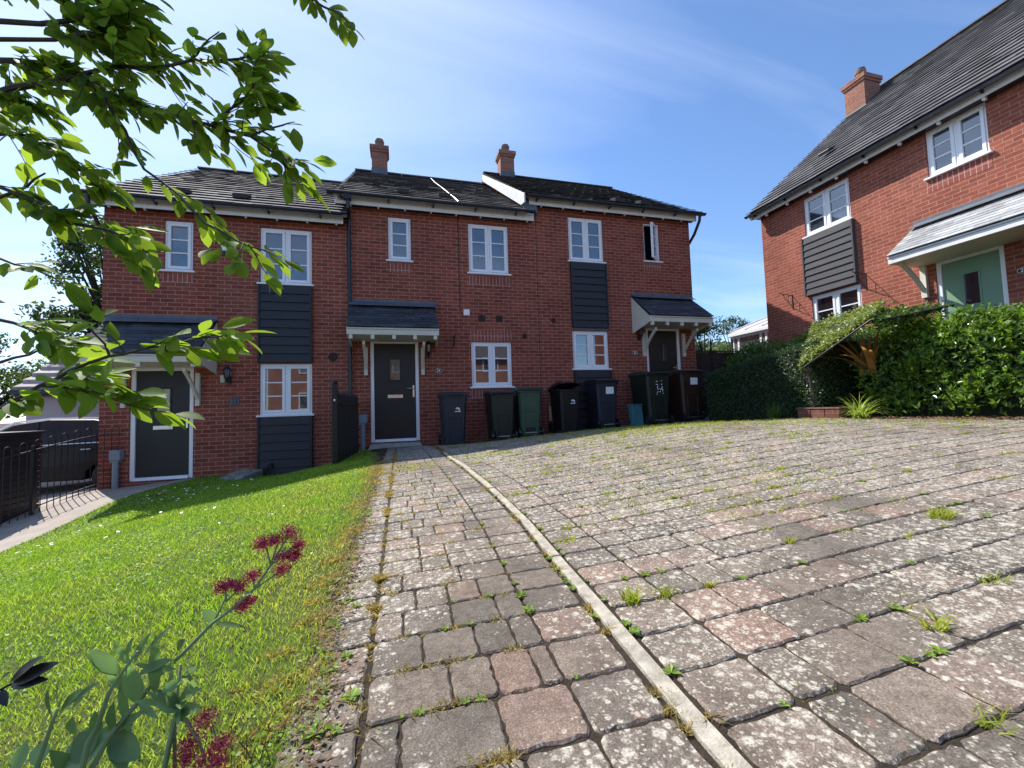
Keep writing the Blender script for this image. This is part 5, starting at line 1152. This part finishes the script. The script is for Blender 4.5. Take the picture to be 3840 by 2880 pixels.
VLF= [((-0.453, 0.837, -0.501), (-0.534, 0.841, -0.549), 0.0652), ((-0.437, 0.827, -0.404), (-0.466, 0.811, -0.354), 0.0201), ((-0.415, 0.82, -0.387), (-0.383, 0.788, -0.332), 0.0151), ((-0.409, 0.822, -0.45), (-0.412, 0.798, -0.38), 0.0251), ((-0.408, 0.819, -0.405), (-0.349, 0.78, -0.37), 0.0176), ((-0.54, 0.859, -0.473), (-0.537, 0.834, -0.415), 0.0226), ((-0.53, 0.856, -0.461), (-0.485, 0.82, -0.414), 0.0176), ((-0.448, 0.836, -0.499), (-0.439, 0.809, -0.44), 0.0226), ((-0.448, 0.836, -0.501), (-0.398, 0.803, -0.524), 0.0376), ((-0.453, 0.837, -0.501), (-0.392, 0.797, -0.449), 0.0176), ((-0.344, 0.805, -0.465), (-0.373, 0.791, -0.435), 0.0176), ((-0.344, 0.805, -0.462), (-0.368, 0.788, -0.418), 0.0151), ((-0.344, 0.805, -0.465), (-0.307, 0.774, -0.447), 0.0176), ((-0.341, 0.805, -0.462), (-0.329, 0.781, -0.465), 0.0201), ((-0.341, 0.803, -0.442), (-0.305, 0.771, -0.42), 0.0125), ((-0.343, 0.802, -0.417), (-0.363, 0.788, -0.423), 0.0151), ((-0.336, 0.8, -0.407), (-0.311, 0.771, -0.388), 0.0138), ((-0.317, 0.854, -0.356), (-0.331, 0.846, -0.329), 0.0176), ((-0.315, 0.854, -0.358), (-0.263, 0.829, -0.36), 0.0088), ((-0.253, 0.834, -0.306), (-0.26, 0.825, -0.307), 0.0151), ((-0.555, 0.865, -0.506), (-0.551, 0.845, -0.533), 0.0251), ((-0.582, 0.872, -0.507), (-0.584, 0.854, -0.542), 0.0201), ((-0.349, 0.801, -0.367), (-0.329, 0.774, -0.344), 0.0151), ((-0.354, 0.81, -0.492), (-0.345, 0.784, -0.453), 0.0125), ((-0.509, 0.852, -0.499), (-0.498, 0.826, -0.46), 0.0201), ((-0.409, 0.822, -0.45), (-0.369, 0.791, -0.462), 0.01), ((-0.488, 0.85, -0.563), (-0.534, 0.839, -0.51), 0.0251)]
VST5= [[(-0.524, 0.797, -0.555), (-0.514, 0.791, -0.496), (-0.491, 0.781, -0.43), (-0.484, 0.778, -0.415)], [(-0.465, 0.809, -0.489), (-0.451, 0.803, -0.466), (-0.434, 0.796, -0.414), (-0.415, 0.789, -0.386), (-0.391, 0.781, -0.353)]]
DST= [(-0.563, 0.692, -0.354), (-0.489, 0.671, -0.326), (-0.471, 0.665, -0.321), (-0.458, 0.662, -0.315)]
DLF= [((-0.46, 0.662, -0.313), (-0.417, 0.638, -0.276), 0.0143), ((-0.458, 0.662, -0.315), (-0.399, 0.633, -0.284), 0.0171), ((-0.458, 0.662, -0.317), (-0.41, 0.637, -0.303), 0.0133), ((-0.471, 0.665, -0.311), (-0.452, 0.648, -0.294), 0.0076), ((-0.469, 0.665, -0.321), (-0.455, 0.651, -0.334), 0.0095)]

def near_tree():
    root = Vector((-2.25, 1.55, g(-2.25, 1.55)-.05)); t = thing('broadleaf_tree', 'young tree with oval leaves whose branches hang into the upper left foreground', 'tree', root); off = root
    m = MB(); m.tube([root, root+Vector((.04, .0, 1.0)), root+Vector((.0, .05, 1.9)), root+Vector((.06, .0, 2.9)), root+Vector((.0, .1, 3.8))], .065, 10, .025); m.build('trunk', BARK, t, off)
    B, T, Wd, Nn = [], [], [], []; twigs = MB()
    def leaf(p, d, L, w=None, nrm=None):
        d = d.normalized(); q = p+d*.012; B.append(q); T.append(q+d*L); Wd.append(w or L*rnd.uniform(.42, .60)); Nn.append(nrm or Vector((rnd.uniform(-.6, .6), rnd.uniform(-.9, .3), rnd.uniform(.3, 1))))
    def dress(pts, r, dens, tw, L0=.058, rr=.0014):
        pts = [Vector(p) for p in pts]
        for a, b in zip(pts[:-1], pts[1:]):
            n = max(1, int((b-a).length*dens)); d = (b-a).normalized()
            for k in range(n):
                p = a+(b-a)*((k+rnd.random())/n)
                if rnd.random() < tw:
                    # a side twig with alternate leaves and a terminal one
                    td = (d*rnd.uniform(.4, 1.0)+Vector((rnd.uniform(-.5, .8), rnd.uniform(-.7, .7), rnd.uniform(-.5, .4)))).normalized(); tl = rnd.uniform(.04, .12); q = [p]
                    for s in range(4): td = (td+Vector((rnd.uniform(-.15, .15), rnd.uniform(-.15, .15), rnd.uniform(-.13, .08)))).normalized(); q.append(q[-1]+td*tl/4)
                    twigs.tube(q, rr*1.3, 4, rr*.6)
                    for s in range(1, 5):
                        for _ in range(rnd.choice((1, 2))):
                            leaf(q[s], td+Vector((rnd.uniform(-.5, 1.2), rnd.uniform(-1, 1), rnd.uniform(-1, .2)))*.9, L0*rnd.uniform(.65, 1.15))
                    leaf(q[-1], td, L0*rnd.uniform(.9, 1.2))
                else: leaf(p, d*rnd.uniform(.2, 1)+Vector((rnd.uniform(-.5, 1.2), rnd.uniform(-1, 1), rnd.uniform(-1.2, .35))), L0*rnd.uniform(.8, 1.15))
    rad = dict(a=(.011, .0022), a2=(.010, .006), b=(.006, .002), b2=(.003, .0012), c=(.004, .0012), c2=(.003, .001), d=(.0042, .0012), e=(.006, .0016), f=(.005, .0015), g=(.0065, .0014), g2=(.004, .0014), g3=(.003, .0015), h=(.009, .003), h2=(.007, .002), i=(.007, .002), j=(.006, .0016), k=(.006, .002), l=(.006, .002), m=(.005, .002), n=(.009, .003))
    den = dict(a=(74, .66), a2=(90, .6), b=(66, .65), b2=(40, .2), c=(90, .7), c2=(44, .2), d=(38, .25), e=(58, .5), f=(26, .4), g=(42, .42), g2=(38, .4), g3=(22, .1), h=(110, .7), h2=(110, .7), i=(80, .6), j=(80, .10), k=(30, .3), l=(36, .35), m=(12, .2), n=(50, .6))
    for k, pts in BR_.items():
        m = MB(); P = [Vector(p) for p in pts]; Q = []
        for a, b in zip(P[:-1], P[1:]): Q += [a, (a+b)/2+Vector((rnd.uniform(-1, 1), rnd.uniform(-1, 1), rnd.uniform(-1, 1)))*.004]
        Q.append(P[-1]); m.tube(Q, rad[k][0], 7, rad[k][1])
        if k in 'a a2 e f g h h2 i k l m n'.split():      # limb back to the trunk
            P0 = P[0]; tz = min(max(P0.z-.25, root.z+.9), root.z+3.4); m.tube([Vector((root.x+.02, root.y+.02, tz)), (Vector((root.x, root.y, tz))+P0)/2+Vector((0, 0, -.03)), P0], .022 if k in 'ahn' else .012, 7, rad[k][0])
        if k == 'j': m.tube([Vector((root.x, root.y, root.z+3.2)), Vector((-1.2, 1.4, 2.2)), P[0]], .016, 7, rad[k][0])
        m.build('branch', BARK, t, off)
        vis = P[0 if k in ('j',) else 1:] if k not in ('b', 'c', 'd', 'b2', 'c2', 'g2', 'g3') else P
        dress(vis, 0, den[k][0], den[k][1], .066 if k in ('g', 'g2', 'g3', 'l', 'm') else .062 if k in ('h', 'h2', 'n', 'i', 'a2', 'e', 'k') else .052)
    # the rest of the crown, above and behind the frame, which shades the upper branches
    for (cx, cy, cz, rx, ry, rz_, nn) in ((-1.45, 1.95, 2.15, .6, .30, .30, 1700), (-1.9, 1.5, 1.9, .5, .5, .6, 900), (-.95, 1.60, 1.85, .5, .25, .22, 900), (-.45, 1.55, 1.85, .35, .20, .20, 350), (-2.2, 1.6, 2.9, .8, .8, .6, 900)):
        m = MB(); m.tube([Vector((root.x, root.y, root.z+2.6)), Vector(((root.x+cx)/2, (root.y+cy)/2, cz-.05)), Vector((cx, cy, cz))], .014, 6, .004); m.build('branch', BARK, t, off)
        for _ in range(nn):
            d = Vector((rnd.gauss(0, 1), rnd.gauss(0, 1), rnd.gauss(0, 1))).normalized()*rnd.random()**.4; p = Vector((cx+d.x*rx, cy+d.y*ry, cz+d.z*rz_))
            leaf(p, Vector((rnd.uniform(-.6, 1), rnd.uniform(-1, 1), rnd.uniform(-1, .3))), .055*rnd.uniform(.8, 1.2))
    v, f = leaf_verts(np.array(B)-np.array(off), np.array(T)-np.array(off), Wd, np.array(Nn), .10, droop=.12)
    npmesh('leaves', v, f, LEAF_A, t, smooth=True)
    twigs.build('twigs', BARK, t, off)
near_tree()

# red valerian in the near left corner
VG = foliage('valerian leaf', (.12, .20, .08), (.22, .34, .16), .38, .38, .4, (.28, .48, .12)); VS = simple('valerian stem', (.20, .29, .14), .5, .15, 20, .1)
VR = NT('crimson petals'); VR.set('Base Color', VR.ramp(VR.island(), [(0, (.28, .010, .035)), (.6, (.55, .035, .085)), (1, (.85, .20, .26))])); VR.set('Roughness', .6); VR = VR.m
def plant(name, label, stems, leaves, flowers, mats, r=(.0045, .0018)):
    base = Vector(stems[0][0]); rt = Vector((base.x, base.y, g(base.x, base.y))); t = thing(name, label, 'plant', rt); off = rt; SM, LM, FM = mats
    for i, s in enumerate(stems):
        m = MB(); P = [Vector(p) for p in s]
        if i < 3 and len(s) > 2 and i != 99: P = [Vector((P[0].x-.03, P[0].y-.02, g(P[0].x-.03, P[0].y-.02)-.01))]+P if P[0].z > -.62 or i == 0 else P
        m.tube(P, r[0] if len(s) > 2 else r[1], 8, r[1] if len(s) > 2 else r[1]*.7); m.build('stem', SM, t, off, smooth=True)
    if leaves:
        B = np.array([l[0] for l in leaves]); T = np.array([l[1] for l in leaves]); W_ = [l[2] for l in leaves]; Nn = np.array([(rnd.uniform(-.4, .4), -.75, rnd.uniform(.4, 1)) for _ in leaves])
        v, f = leaf_verts(B-np.array(off), T-np.array(off), W_, Nn, .13, droop=.08); npmesh('leaves', v, f, LM, t, smooth=True)
    for (c_, rr) in flowers:
        n = int(200+rr*9500); d = rand_unit(n); rad = rr*rng.uniform(.3, 1.35, (n, 1))*np.array([1, 1, .8]); P = np.array(c_)-np.array(off)+d*rad
        v, f = quad_leaves(P, rng.uniform(.0028, .0062, n), d, .45); npmesh('flower_head', v, f, FM, t)
    return t
_q = list(VLF)
for (b_, t_, w_) in _q[:16]:
    for _ in range(2):
        j_ = [rnd.uniform(-.022, .022) for _ in range(6)]; VLF.append(((b_[0]+j_[0], b_[1]+abs(j_[1]), b_[2]+j_[2]*.6), (t_[0]+j_[3]*1.6, t_[1]+j_[4]+.01, t_[2]+j_[5]*1.6), w_*rnd.uniform(.45, .8)))
plant('red_valerian', 'tall red valerian stem leaning across the near left corner with crimson flower heads', [VST]+VST5+VTW, VLF, VFL, (VS, VG, VR))
plant('red_valerian', 'lower red valerian shoot at the bottom edge with drooping dark crimson heads', [VST2, VST3], [], VFL2, (VS, VG, VR))
plant('red_valerian', 'small faded red valerian sprig at the edge of the lawn and path', [VST4], [], VFL3, (IRON, VG, VR), (.0025, .001))
DKL = simple('blackish purple leaf', (.010, .006, .008), .4, .3, 20, .1)
plant('dark_leaved_shrub', 'shrub shoot with almost black leaves poking in at the left edge', [DST], DLF, [], (DKL, DKL, DKL), (.002, .0012))
# dry reddish stems at the path edge
m = MB(); o0 = Vector((-.33, .85, g(-.33, .85)))
for _ in range(60):
    a = Vector((-.33+rnd.gauss(0, .05), .85+rnd.gauss(0, .10), 0)); a.z = g(a.x, a.y); d = Vector((rnd.uniform(-.3, .6), rnd.uniform(-.4, .4), rnd.uniform(.5, 1))).normalized(); L = rnd.uniform(.03, .09); m.tube([a, a+d*L*.5, a+d*L+Vector((0, 0, -.01))], .0011, 3)
o = m.build('dry_stems', simple('reddish dry stem', (.16, .06, .04), .8, .4, 30, 0), None, o0); o.location = o0; tag(o, 'tangle of reddish dry stems where the lawn meets the near path', 'dead plant', kind='stuff')

# hedges
def leafy(parent, off, P, Nn, size, mat, name='foliage', aspect=.55):
    v, f = quad_leaves(P-np.array(off), size, Nn, aspect); return npmesh(name, v, f, mat, parent)
def box_surface(n, x0, x1, y0, y1, zlo, ztop, rough=.06, round_=.15):
    """points on the front/left/top of a clipped hedge; ztop(x,y)"""
    P, N = [], []
    a = {'L': (y1-y0)*1.2, 'F': (x1-x0)*1.2, 'T': (x1-x0)*(y1-y0)}; tot = sum(a.values())
    for k, ar in a.items():
        m_ = int(n*ar/tot); u = rng.uniform(0, 1, m_); w = rng.uniform(0, 1, m_)**.9
        if k == 'L': x = np.full(m_, x0); y = y0+(y1-y0)*u; nv = np.tile([-1, 0, .15], (m_, 1))
        elif k == 'F': x = x0+(x1-x0)*u; y = np.full(m_, y0); nv = np.tile([0, -1, .15], (m_, 1))
        else: x = x0+(x1-x0)*u; y = y0+(y1-y0)*w; nv = np.tile([0, 0, 1.0], (m_, 1))
        zt = ztop(x, y); zl = zlo(x, y)
        z = zt.copy() if k == 'T' else zl+(zt-zl)*w
        if k != 'T':
            e = np.clip((z-(zt-round_))/round_, 0, 1)**2*round_*.6
            if k == 'L': x = x+e
            else: y = y+e
        q = np.stack([x, y, z], 1)
        bump = .5*np.sin(x*7+y*5)+.5*np.sin(y*9-z*6+x*3)+.4*np.sin(z*11+y*4)
        q = q+nv*(rough*bump[:, None]*.5)+rng.standard_normal((m_, 3))*rough*.45-nv*rng.uniform(0, rough, (m_, 1))
        P.append(q); N.append(nv+rng.standard_normal((m_, 3))*.55)
    P = np.concatenate(P); N = np.concatenate(N); return P, N/np.linalg.norm(N, axis=1, keepdims=True)
def shade_core(parent, off, x0, x1, y0, y1, zl, zt_, mat, ins=.07):
    m = MB(); 
    m.hexa([(x0+ins, y0+ins, zl), (x1, y0+ins, zl), (x1, y1, zl), (x0+ins, y1, zl), (x0+ins*1.6, y0+ins*1.6, zt_(x0, y0)-ins), (x1, y0+ins*1.6, zt_(x1, y0)-ins), (x1, y1, zt_(x1, y1)-ins), (x0+ins*1.6, y1, zt_(x0, y1)-ins)]); return m.build('stems', mat, parent, off)  # one solid dark block, no real stems, standing in for the shaded inside
HCORE = simple('hedge inside shade', (.012, .018, .008), .95, .3, 8, 0)  # near-black green carries the shade inside the hedges
L_PRIV = foliage('small dark hedge leaf', (.014, .036, .010), (.030, .065, .016), .22, .40, .45); L_LAU = foliage('glossy hedge leaf', (.035, .085, .010), (.085, .165, .016), .30, .24, .6, (.30, .48, .03)); L_SHR = foliage('shrub leaf', (.022, .055, .012), (.06, .12, .018), .30, .38, .45); L_IVY = foliage('ivy leaf with sun highlights', (.035, .075, .018), (.19, .24, .055), .30, .38, .4)  # L_IVY: yellow highlights of the lit top put into the leaf colours
zt1 = lambda x, y: .60+.30*np.clip((7.4-y)/2.4, 0, 1)+.10*np.clip((x-6.2), 0, 1.5)
t = thing('clipped_hedge', 'dark small-leaved clipped hedge in shade beside the brown bin', 'hedge', (6.9, 6.2, -.4)); off = t.location.copy()
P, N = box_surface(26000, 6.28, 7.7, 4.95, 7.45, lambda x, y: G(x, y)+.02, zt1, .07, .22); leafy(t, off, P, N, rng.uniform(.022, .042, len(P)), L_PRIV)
shade_core(t, off, 6.28, 7.7, 4.95, 7.45, -.5, lambda x, y: float(zt1(x, y)), HCORE)
zt2 = lambda x, y: 1.02+.14*np.sin(x*3+1)*np.sin(y*4)+.28*np.clip((x-7.3)/1.2, 0, 1)
t = thing('garden_shrub', 'leafy green shrub behind the dark clipped hedge against the big house', 'shrub', (8.2, 6.4, -.3)); off = t.location.copy()
P, N = box_surface(15000, 7.45, 9.2, 4.9, 8.2, lambda x, y: G(x, y)+.3, zt2, .14, .3); leafy(t, off, P, N, rng.uniform(.045, .085, len(P)), L_SHR)
shade_core(t, off, 7.5, 9.2, 5.0, 8.1, -.4, lambda x, y: float(zt2(x, y))-.08, HCORE)
zt3 = lambda x, y: .74+.22*np.clip((4.55-y)/.75, 0, 1)+.05*np.sin(x*5+1)*np.sin(y*4.2)+.035*np.sin(y*9+x*3)
t = thing('glossy_hedge', 'sunlit glossy bright green hedge in front of the green door', 'hedge', (7.4, 3.2, -.3)); off = t.location.copy()
P, N = box_surface(15000, 6.72, 8.3, 1.2, 4.62, lambda x, y: G(x, y)+.10, zt3, .15, .28); leafy(t, off, P, N, rng.uniform(.045, .080, len(P)), L_LAU, aspect=.38)
# upright shoots with whorls of narrow leaves
SP, SN = box_surface(4200, 6.70, 8.3, 1.2, 4.64, lambda x, y: G(x, y)+.10, zt3, .10, .28); cl_ = np.sin(SP[:, 1]*8+SP[:, 2]*5)+np.sin(SP[:, 2]*11-SP[:, 1]*4+SP[:, 0]*3)+.8*rng.standard_normal(len(SP)); SP, SN = SP[cl_ > -.35], SN[cl_ > -.35]; k_ = 9; ang = rng.uniform(0, 2*PI, (len(SP), k_)); up_ = SN*.55+np.array([0, 0, .75]); up_ /= np.linalg.norm(up_, axis=1, keepdims=True)
e1 = np.cross(up_, [0.3, 1, .1]); e1 /= np.linalg.norm(e1, axis=1, keepdims=True); e2 = np.cross(up_, e1); el = rng.uniform(.35, 1.1, (len(SP), k_))
dd = e1[:, None]*(np.cos(ang)*np.cos(el))[..., None]+e2[:, None]*(np.sin(ang)*np.cos(el))[..., None]+up_[:, None]*np.sin(el)[..., None]
Bq = (SP[:, None]+up_[:, None]*rng.uniform(-.02, .03, (len(SP), k_, 1))-np.array(off)).reshape(-1, 3); dd = dd.reshape(-1, 3); Ln = rng.uniform(.045, .08, (len(dd), 1))
Pm = Bq+dd*Ln*.5; Nq = np.repeat(up_, k_, 0)+.3*rand_unit(len(Pm)); sd = np.cross(dd, Nq); sd /= np.linalg.norm(sd, axis=1, keepdims=True); hw = Ln*.17
vq = np.stack([Bq, Bq+dd*Ln*.45+sd*hw, Bq+dd*Ln, Bq+dd*Ln*.45-sd*hw], 1).reshape(-1, 3); npmesh('shoots', vq, np.arange(len(Pm)*4).reshape(-1, 4), foliage('bright new hedge leaf', (.055, .125, .012), (.12, .23, .022), .32, .36, .4, (.36, .55, .04)), t)
P2, N2 = box_surface(5000, 6.80, 8.2, 1.3, 4.52, lambda x, y: G(x, y)+.12, zt3, .10, .28); leafy(t, off, P2, N2, rng.uniform(.05, .08, len(P2)), L_PRIV, 'gap_shade_foliage')  # dark leaves put the shade of the hedge's gaps into colour
shade_core(t, off, 6.78, 8.3, 1.3, 4.55, -.4, lambda x, y: float(zt3(x, y)), HCORE, .12)
# ivy clad screen leaning out between the two hedges
t = thing('ivy_screen', 'leaning ivy-covered screen with a straight dark lower edge, between the hedges', 'plant screen', (6.3, 5.0, -.3)); off = t.location.copy()
a, b, c_, d_ = Vector((6.12, 5.10, .47)), Vector((6.28, 4.16, 1.06)), Vector((7.1, 4.55, 1.30)), Vector((6.9, 5.45, 1.18)); e_ = Vector((6.32, 3.98, 1.04)); f_ = Vector((7.2, 3.75, 1.20))
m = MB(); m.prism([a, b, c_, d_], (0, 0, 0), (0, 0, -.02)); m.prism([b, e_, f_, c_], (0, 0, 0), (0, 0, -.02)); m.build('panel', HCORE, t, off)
m = MB(); m.tube([a, b, e_], .008, 6); m.build('edge_rail', BLK, t, off); m = MB(); m.tube([(6.27, 5.02, g(6.3, 5)), (6.24, 5.04, .1), (6.20, 5.06, .44)], .022, 7); m.build('post', BARK, t, off)
n = 9000; u, w = rng.uniform(-.03, 1.04, (2, n, 1)); w = np.abs(w); Q = np.array(a)*(1-u)*(1-w)+np.array(b)*u*(1-w)+np.array(c_)*u*w+np.array(d_)*(1-u)*w; Q += np.abs(rng.standard_normal((n, 3)))*[.02, .02, .045]+[0, 0, .015]; Q[:n//6, 2] -= .05; Q[n//2:, 2] += .05*np.abs(np.sin(Q[n//2:, 0]*9)*np.sin(Q[n//2:, 1]*12)); Q[:, 2] += np.abs(.05*(np.sin(u*9+w*5)*np.sin(w*11)))[:, 0]
N = np.tile([-.45, -.2, .9], (n, 1))+rng.standard_normal((n, 3))*.4; leafy(t, off, Q, N/np.linalg.norm(N, axis=1, keepdims=True), rng.uniform(.028, .050, n), L_IVY, aspect=.7)
n = 1500; u, w = rng.uniform(0, 1, (2, n, 1)); Q = np.array(b)*(1-u)*(1-w)+np.array(e_)*u*(1-w)+np.array(f_)*u*w+np.array(c_)*(1-u)*w; Q += rng.standard_normal((n, 3))*[.025, .025, .045]-[0, 0, .03]
N = rand_unit(n); leafy(t, off, Q, N, rng.uniform(.035, .06, n), L_SHR, aspect=.7)

def strap_plant(name, label, x, y, z, n, L, wd, mat, spread, cat='plant', up=.8):
    B, T = [], []; o = Vector((x, y, z)); V, Fc = [], []
    for _ in range(n):
        a = rnd.uniform(0, 2*PI); L_ = L*rnd.uniform(.55, 1.1); el = rnd.uniform(up*.6, up*1.25); p = o+Vector((rnd.gauss(0, .03), rnd.gauss(0, .03), 0)); d = Vector((math.cos(a)*math.cos(el), math.sin(a)*math.cos(el), math.sin(el))); s = Vector((-math.sin(a), math.cos(a), 0)); k = 7; b0 = len(V); w = wd*rnd.uniform(.7, 1.2)
        for i in range(k+1):
            u_ = i/k; ww = w*(1-u_**2.2)*.5+.0008; V += [tuple(p-s*ww-o), tuple(p+s*ww-o)]; p = p+d*L_/k; d = (d+Vector((0, 0, -spread/k))).normalized()
        for i in range(k): Fc.append((b0+2*i, b0+2*i+1, b0+2*i+3, b0+2*i+2))
    ob = npmesh(name, np.array(V), np.array(Fc), mat, smooth=True); ob.location = o; return tag(ob, label, cat)
SED = foliage('sedge blade', (.10, .17, .03), (.24, .33, .08), .35, .4, .4); SED2 = foliage('sedge blade with shade in colour', (.05, .10, .025), (.09, .17, .04), .3, .45, .3)  # SED2 repeats SED with shade put into darker greens
strap_plant('sedge_clump', 'arching pale green sedge clump in sun at the foot of the hedges', 6.32, 4.42, g(6.3, 4.4), 130, .46, .012, SED, 1.5, up=1.05)
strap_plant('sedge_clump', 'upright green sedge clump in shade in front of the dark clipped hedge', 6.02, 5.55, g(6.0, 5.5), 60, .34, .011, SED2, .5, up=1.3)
FLX = foliage('bronze flax blade', (.13, .07, .03), (.30, .15, .05), .35, .4, .3, (.55, .28, .06)); o = strap_plant('flax_plant', 'bronze orange flax with broad upright leaves behind the glossy hedge', 6.74, 4.56, .34, 18, .78, .085, FLX, 1.0, up=1.15)

def tree(name, label, x, y, zb, h, cr, n, mat, bark, size, blobs=14, group=None, sq=.8, loose=1.0):
    t = thing(name, label, 'tree', (x, y, zb), 0, group); off = t.location.copy(); base = Vector((x, y, zb)); m = MB(); top = base+Vector((rnd.uniform(-.2, .2), rnd.uniform(-.2, .2), h*.8)); m.tube([base, base*.5+top*.5+Vector((.1, 0, 0)), top], h*.022, 8, h*.006)
    P, N = [], []
    for k in range(blobs):
        a = rnd.uniform(0, 2*PI); rr = cr*math.sqrt(rnd.random())*.85; zz_ = zb+h*rnd.uniform(.42, .95); shrink = 1-.55*abs((zz_-zb)/h-.62); c0 = Vector((x+rr*shrink*math.cos(a), y+rr*shrink*math.sin(a), zz_)); m.tube([base+Vector((0, 0, h*rnd.uniform(.25, .5))), (base+Vector((0, 0, h*.5))+c0)/2, c0], h*.008, 5, h*.002)
        q = n//blobs; r0 = cr*rnd.uniform(.25, .45)*loose; d = rand_unit(q); rad = r0*rng.uniform(.35, 1.08, (q, 1)); P.append(np.array(c0)+d*rad*np.array([1, 1, sq])); N.append(d+rand_unit(q)*.5)
    m.build('trunk', bark, t, off); P = np.concatenate(P); N = np.concatenate(N); leafy(t, off, P, N/np.linalg.norm(N, axis=1, keepdims=True), rng.uniform(.6, 1.3, len(P))*size, mat, 'crown', .6)
    return t
L_FAR = foliage('far tree leaf', (.022, .045, .016), (.05, .085, .025), .3, .5, .3); L_MID = foliage('hillside tree leaf', (.05, .085, .03), (.11, .16, .05), .3, .5, .3)
tree('garden_tree', 'loose airy tree behind the garage, left of the terraced row', -9.5, 17.2, -1.4, 8.6, 2.1, 8500, L_FAR, BARKD, .13, 40, loose=.75)
tree('garden_tree', 'low bushy tree below the airy one at the far left', -12.9, 17.6, -1.4, 4.6, 1.9, 6500, L_FAR, BARKD, .12, 16)
tree('garden_tree', 'dark leafy shrub tree peeping out behind the right end of the row', 9.0, 10.6, -.4, 2.9, .9, 3600, L_FAR, BARKD, .06, 14)
tree('garden_tree', 'small dark treetop above the conservatory roof', 17.5, 18.5, -.3, 5.0, 1.5, 3600, L_FAR, BARKD, .10, 14)
for (x, y, h, lab) in ((14.5, 19.5, 3.3, 'rounded green tree beyond the fence, left one of the group'), (17.2, 21.5, 3.6, 'rounded green tree beyond the fence, middle one of the group'), (20.8, 23, 4.1, 'rounded green tree beyond the fence, right one of the group')):
    tree('garden_tree', lab, x, y, -.5, h, 1.9, 4200, L_MID, BARKD, .13, 14, 'rounded trees beyond the fence')
# wooded hill far beyond
HILL = NT('haze tinted hillside'); _s = HILL.ramp(HILL.noise(.35, 6, .7), [(.3, (.035, .06, .045)), (.55, (.07, .105, .07)), (.75, (.13, .165, .11))]); HILL.set('Base Color', _s); HILL.set('Roughness', .95); HILL.bump(HILL.noise(.5, 5, .7), 1, 2.5); HILL = HILL.m  # distance haze put into the hill's bluish green
xs_ = np.linspace(-40, 420, 260); ys_ = np.linspace(120, 330, 90)
def zh(X, Y): return -2+38*np.exp(-((Y-250)/70)**2)*(.62+.38*np.sin((X-60)/75))*np.clip((X+20)/90, 0, 1)+1.6*np.sin(X*.9)*np.sin(Y*.7)+1.0*np.sin(X*2.1+Y)*np.sin(Y*1.7)
tag(grid_sheet('hill', xs_, ys_, zh, HILL), kind='structure')
n = 9000; X = rng.uniform(60, 330, n); Y = rng.uniform(150, 260, n); Z = zh(X, Y); P = np.stack([X, Y, Z], 1); PP = np.repeat(P, 9, 0)+rng.standard_normal((n*9, 3))*[1.3, 1.3, 2.2]+[0, 0, 2.5]
L_HILL = foliage('haze tinted woodland leaf', (.045, .075, .055), (.10, .14, .09), .2, .7, .1)  # bluish leaf colours stand in for distance haze
v, f = quad_leaves(PP, rng.uniform(1.2, 2.4, len(PP)), rand_unit(len(PP)), .8); tag(npmesh('woodland', v, f, L_HILL), 'far woodland covering the hill, distance haze put into its bluish green', 'woodland', kind='stuff')
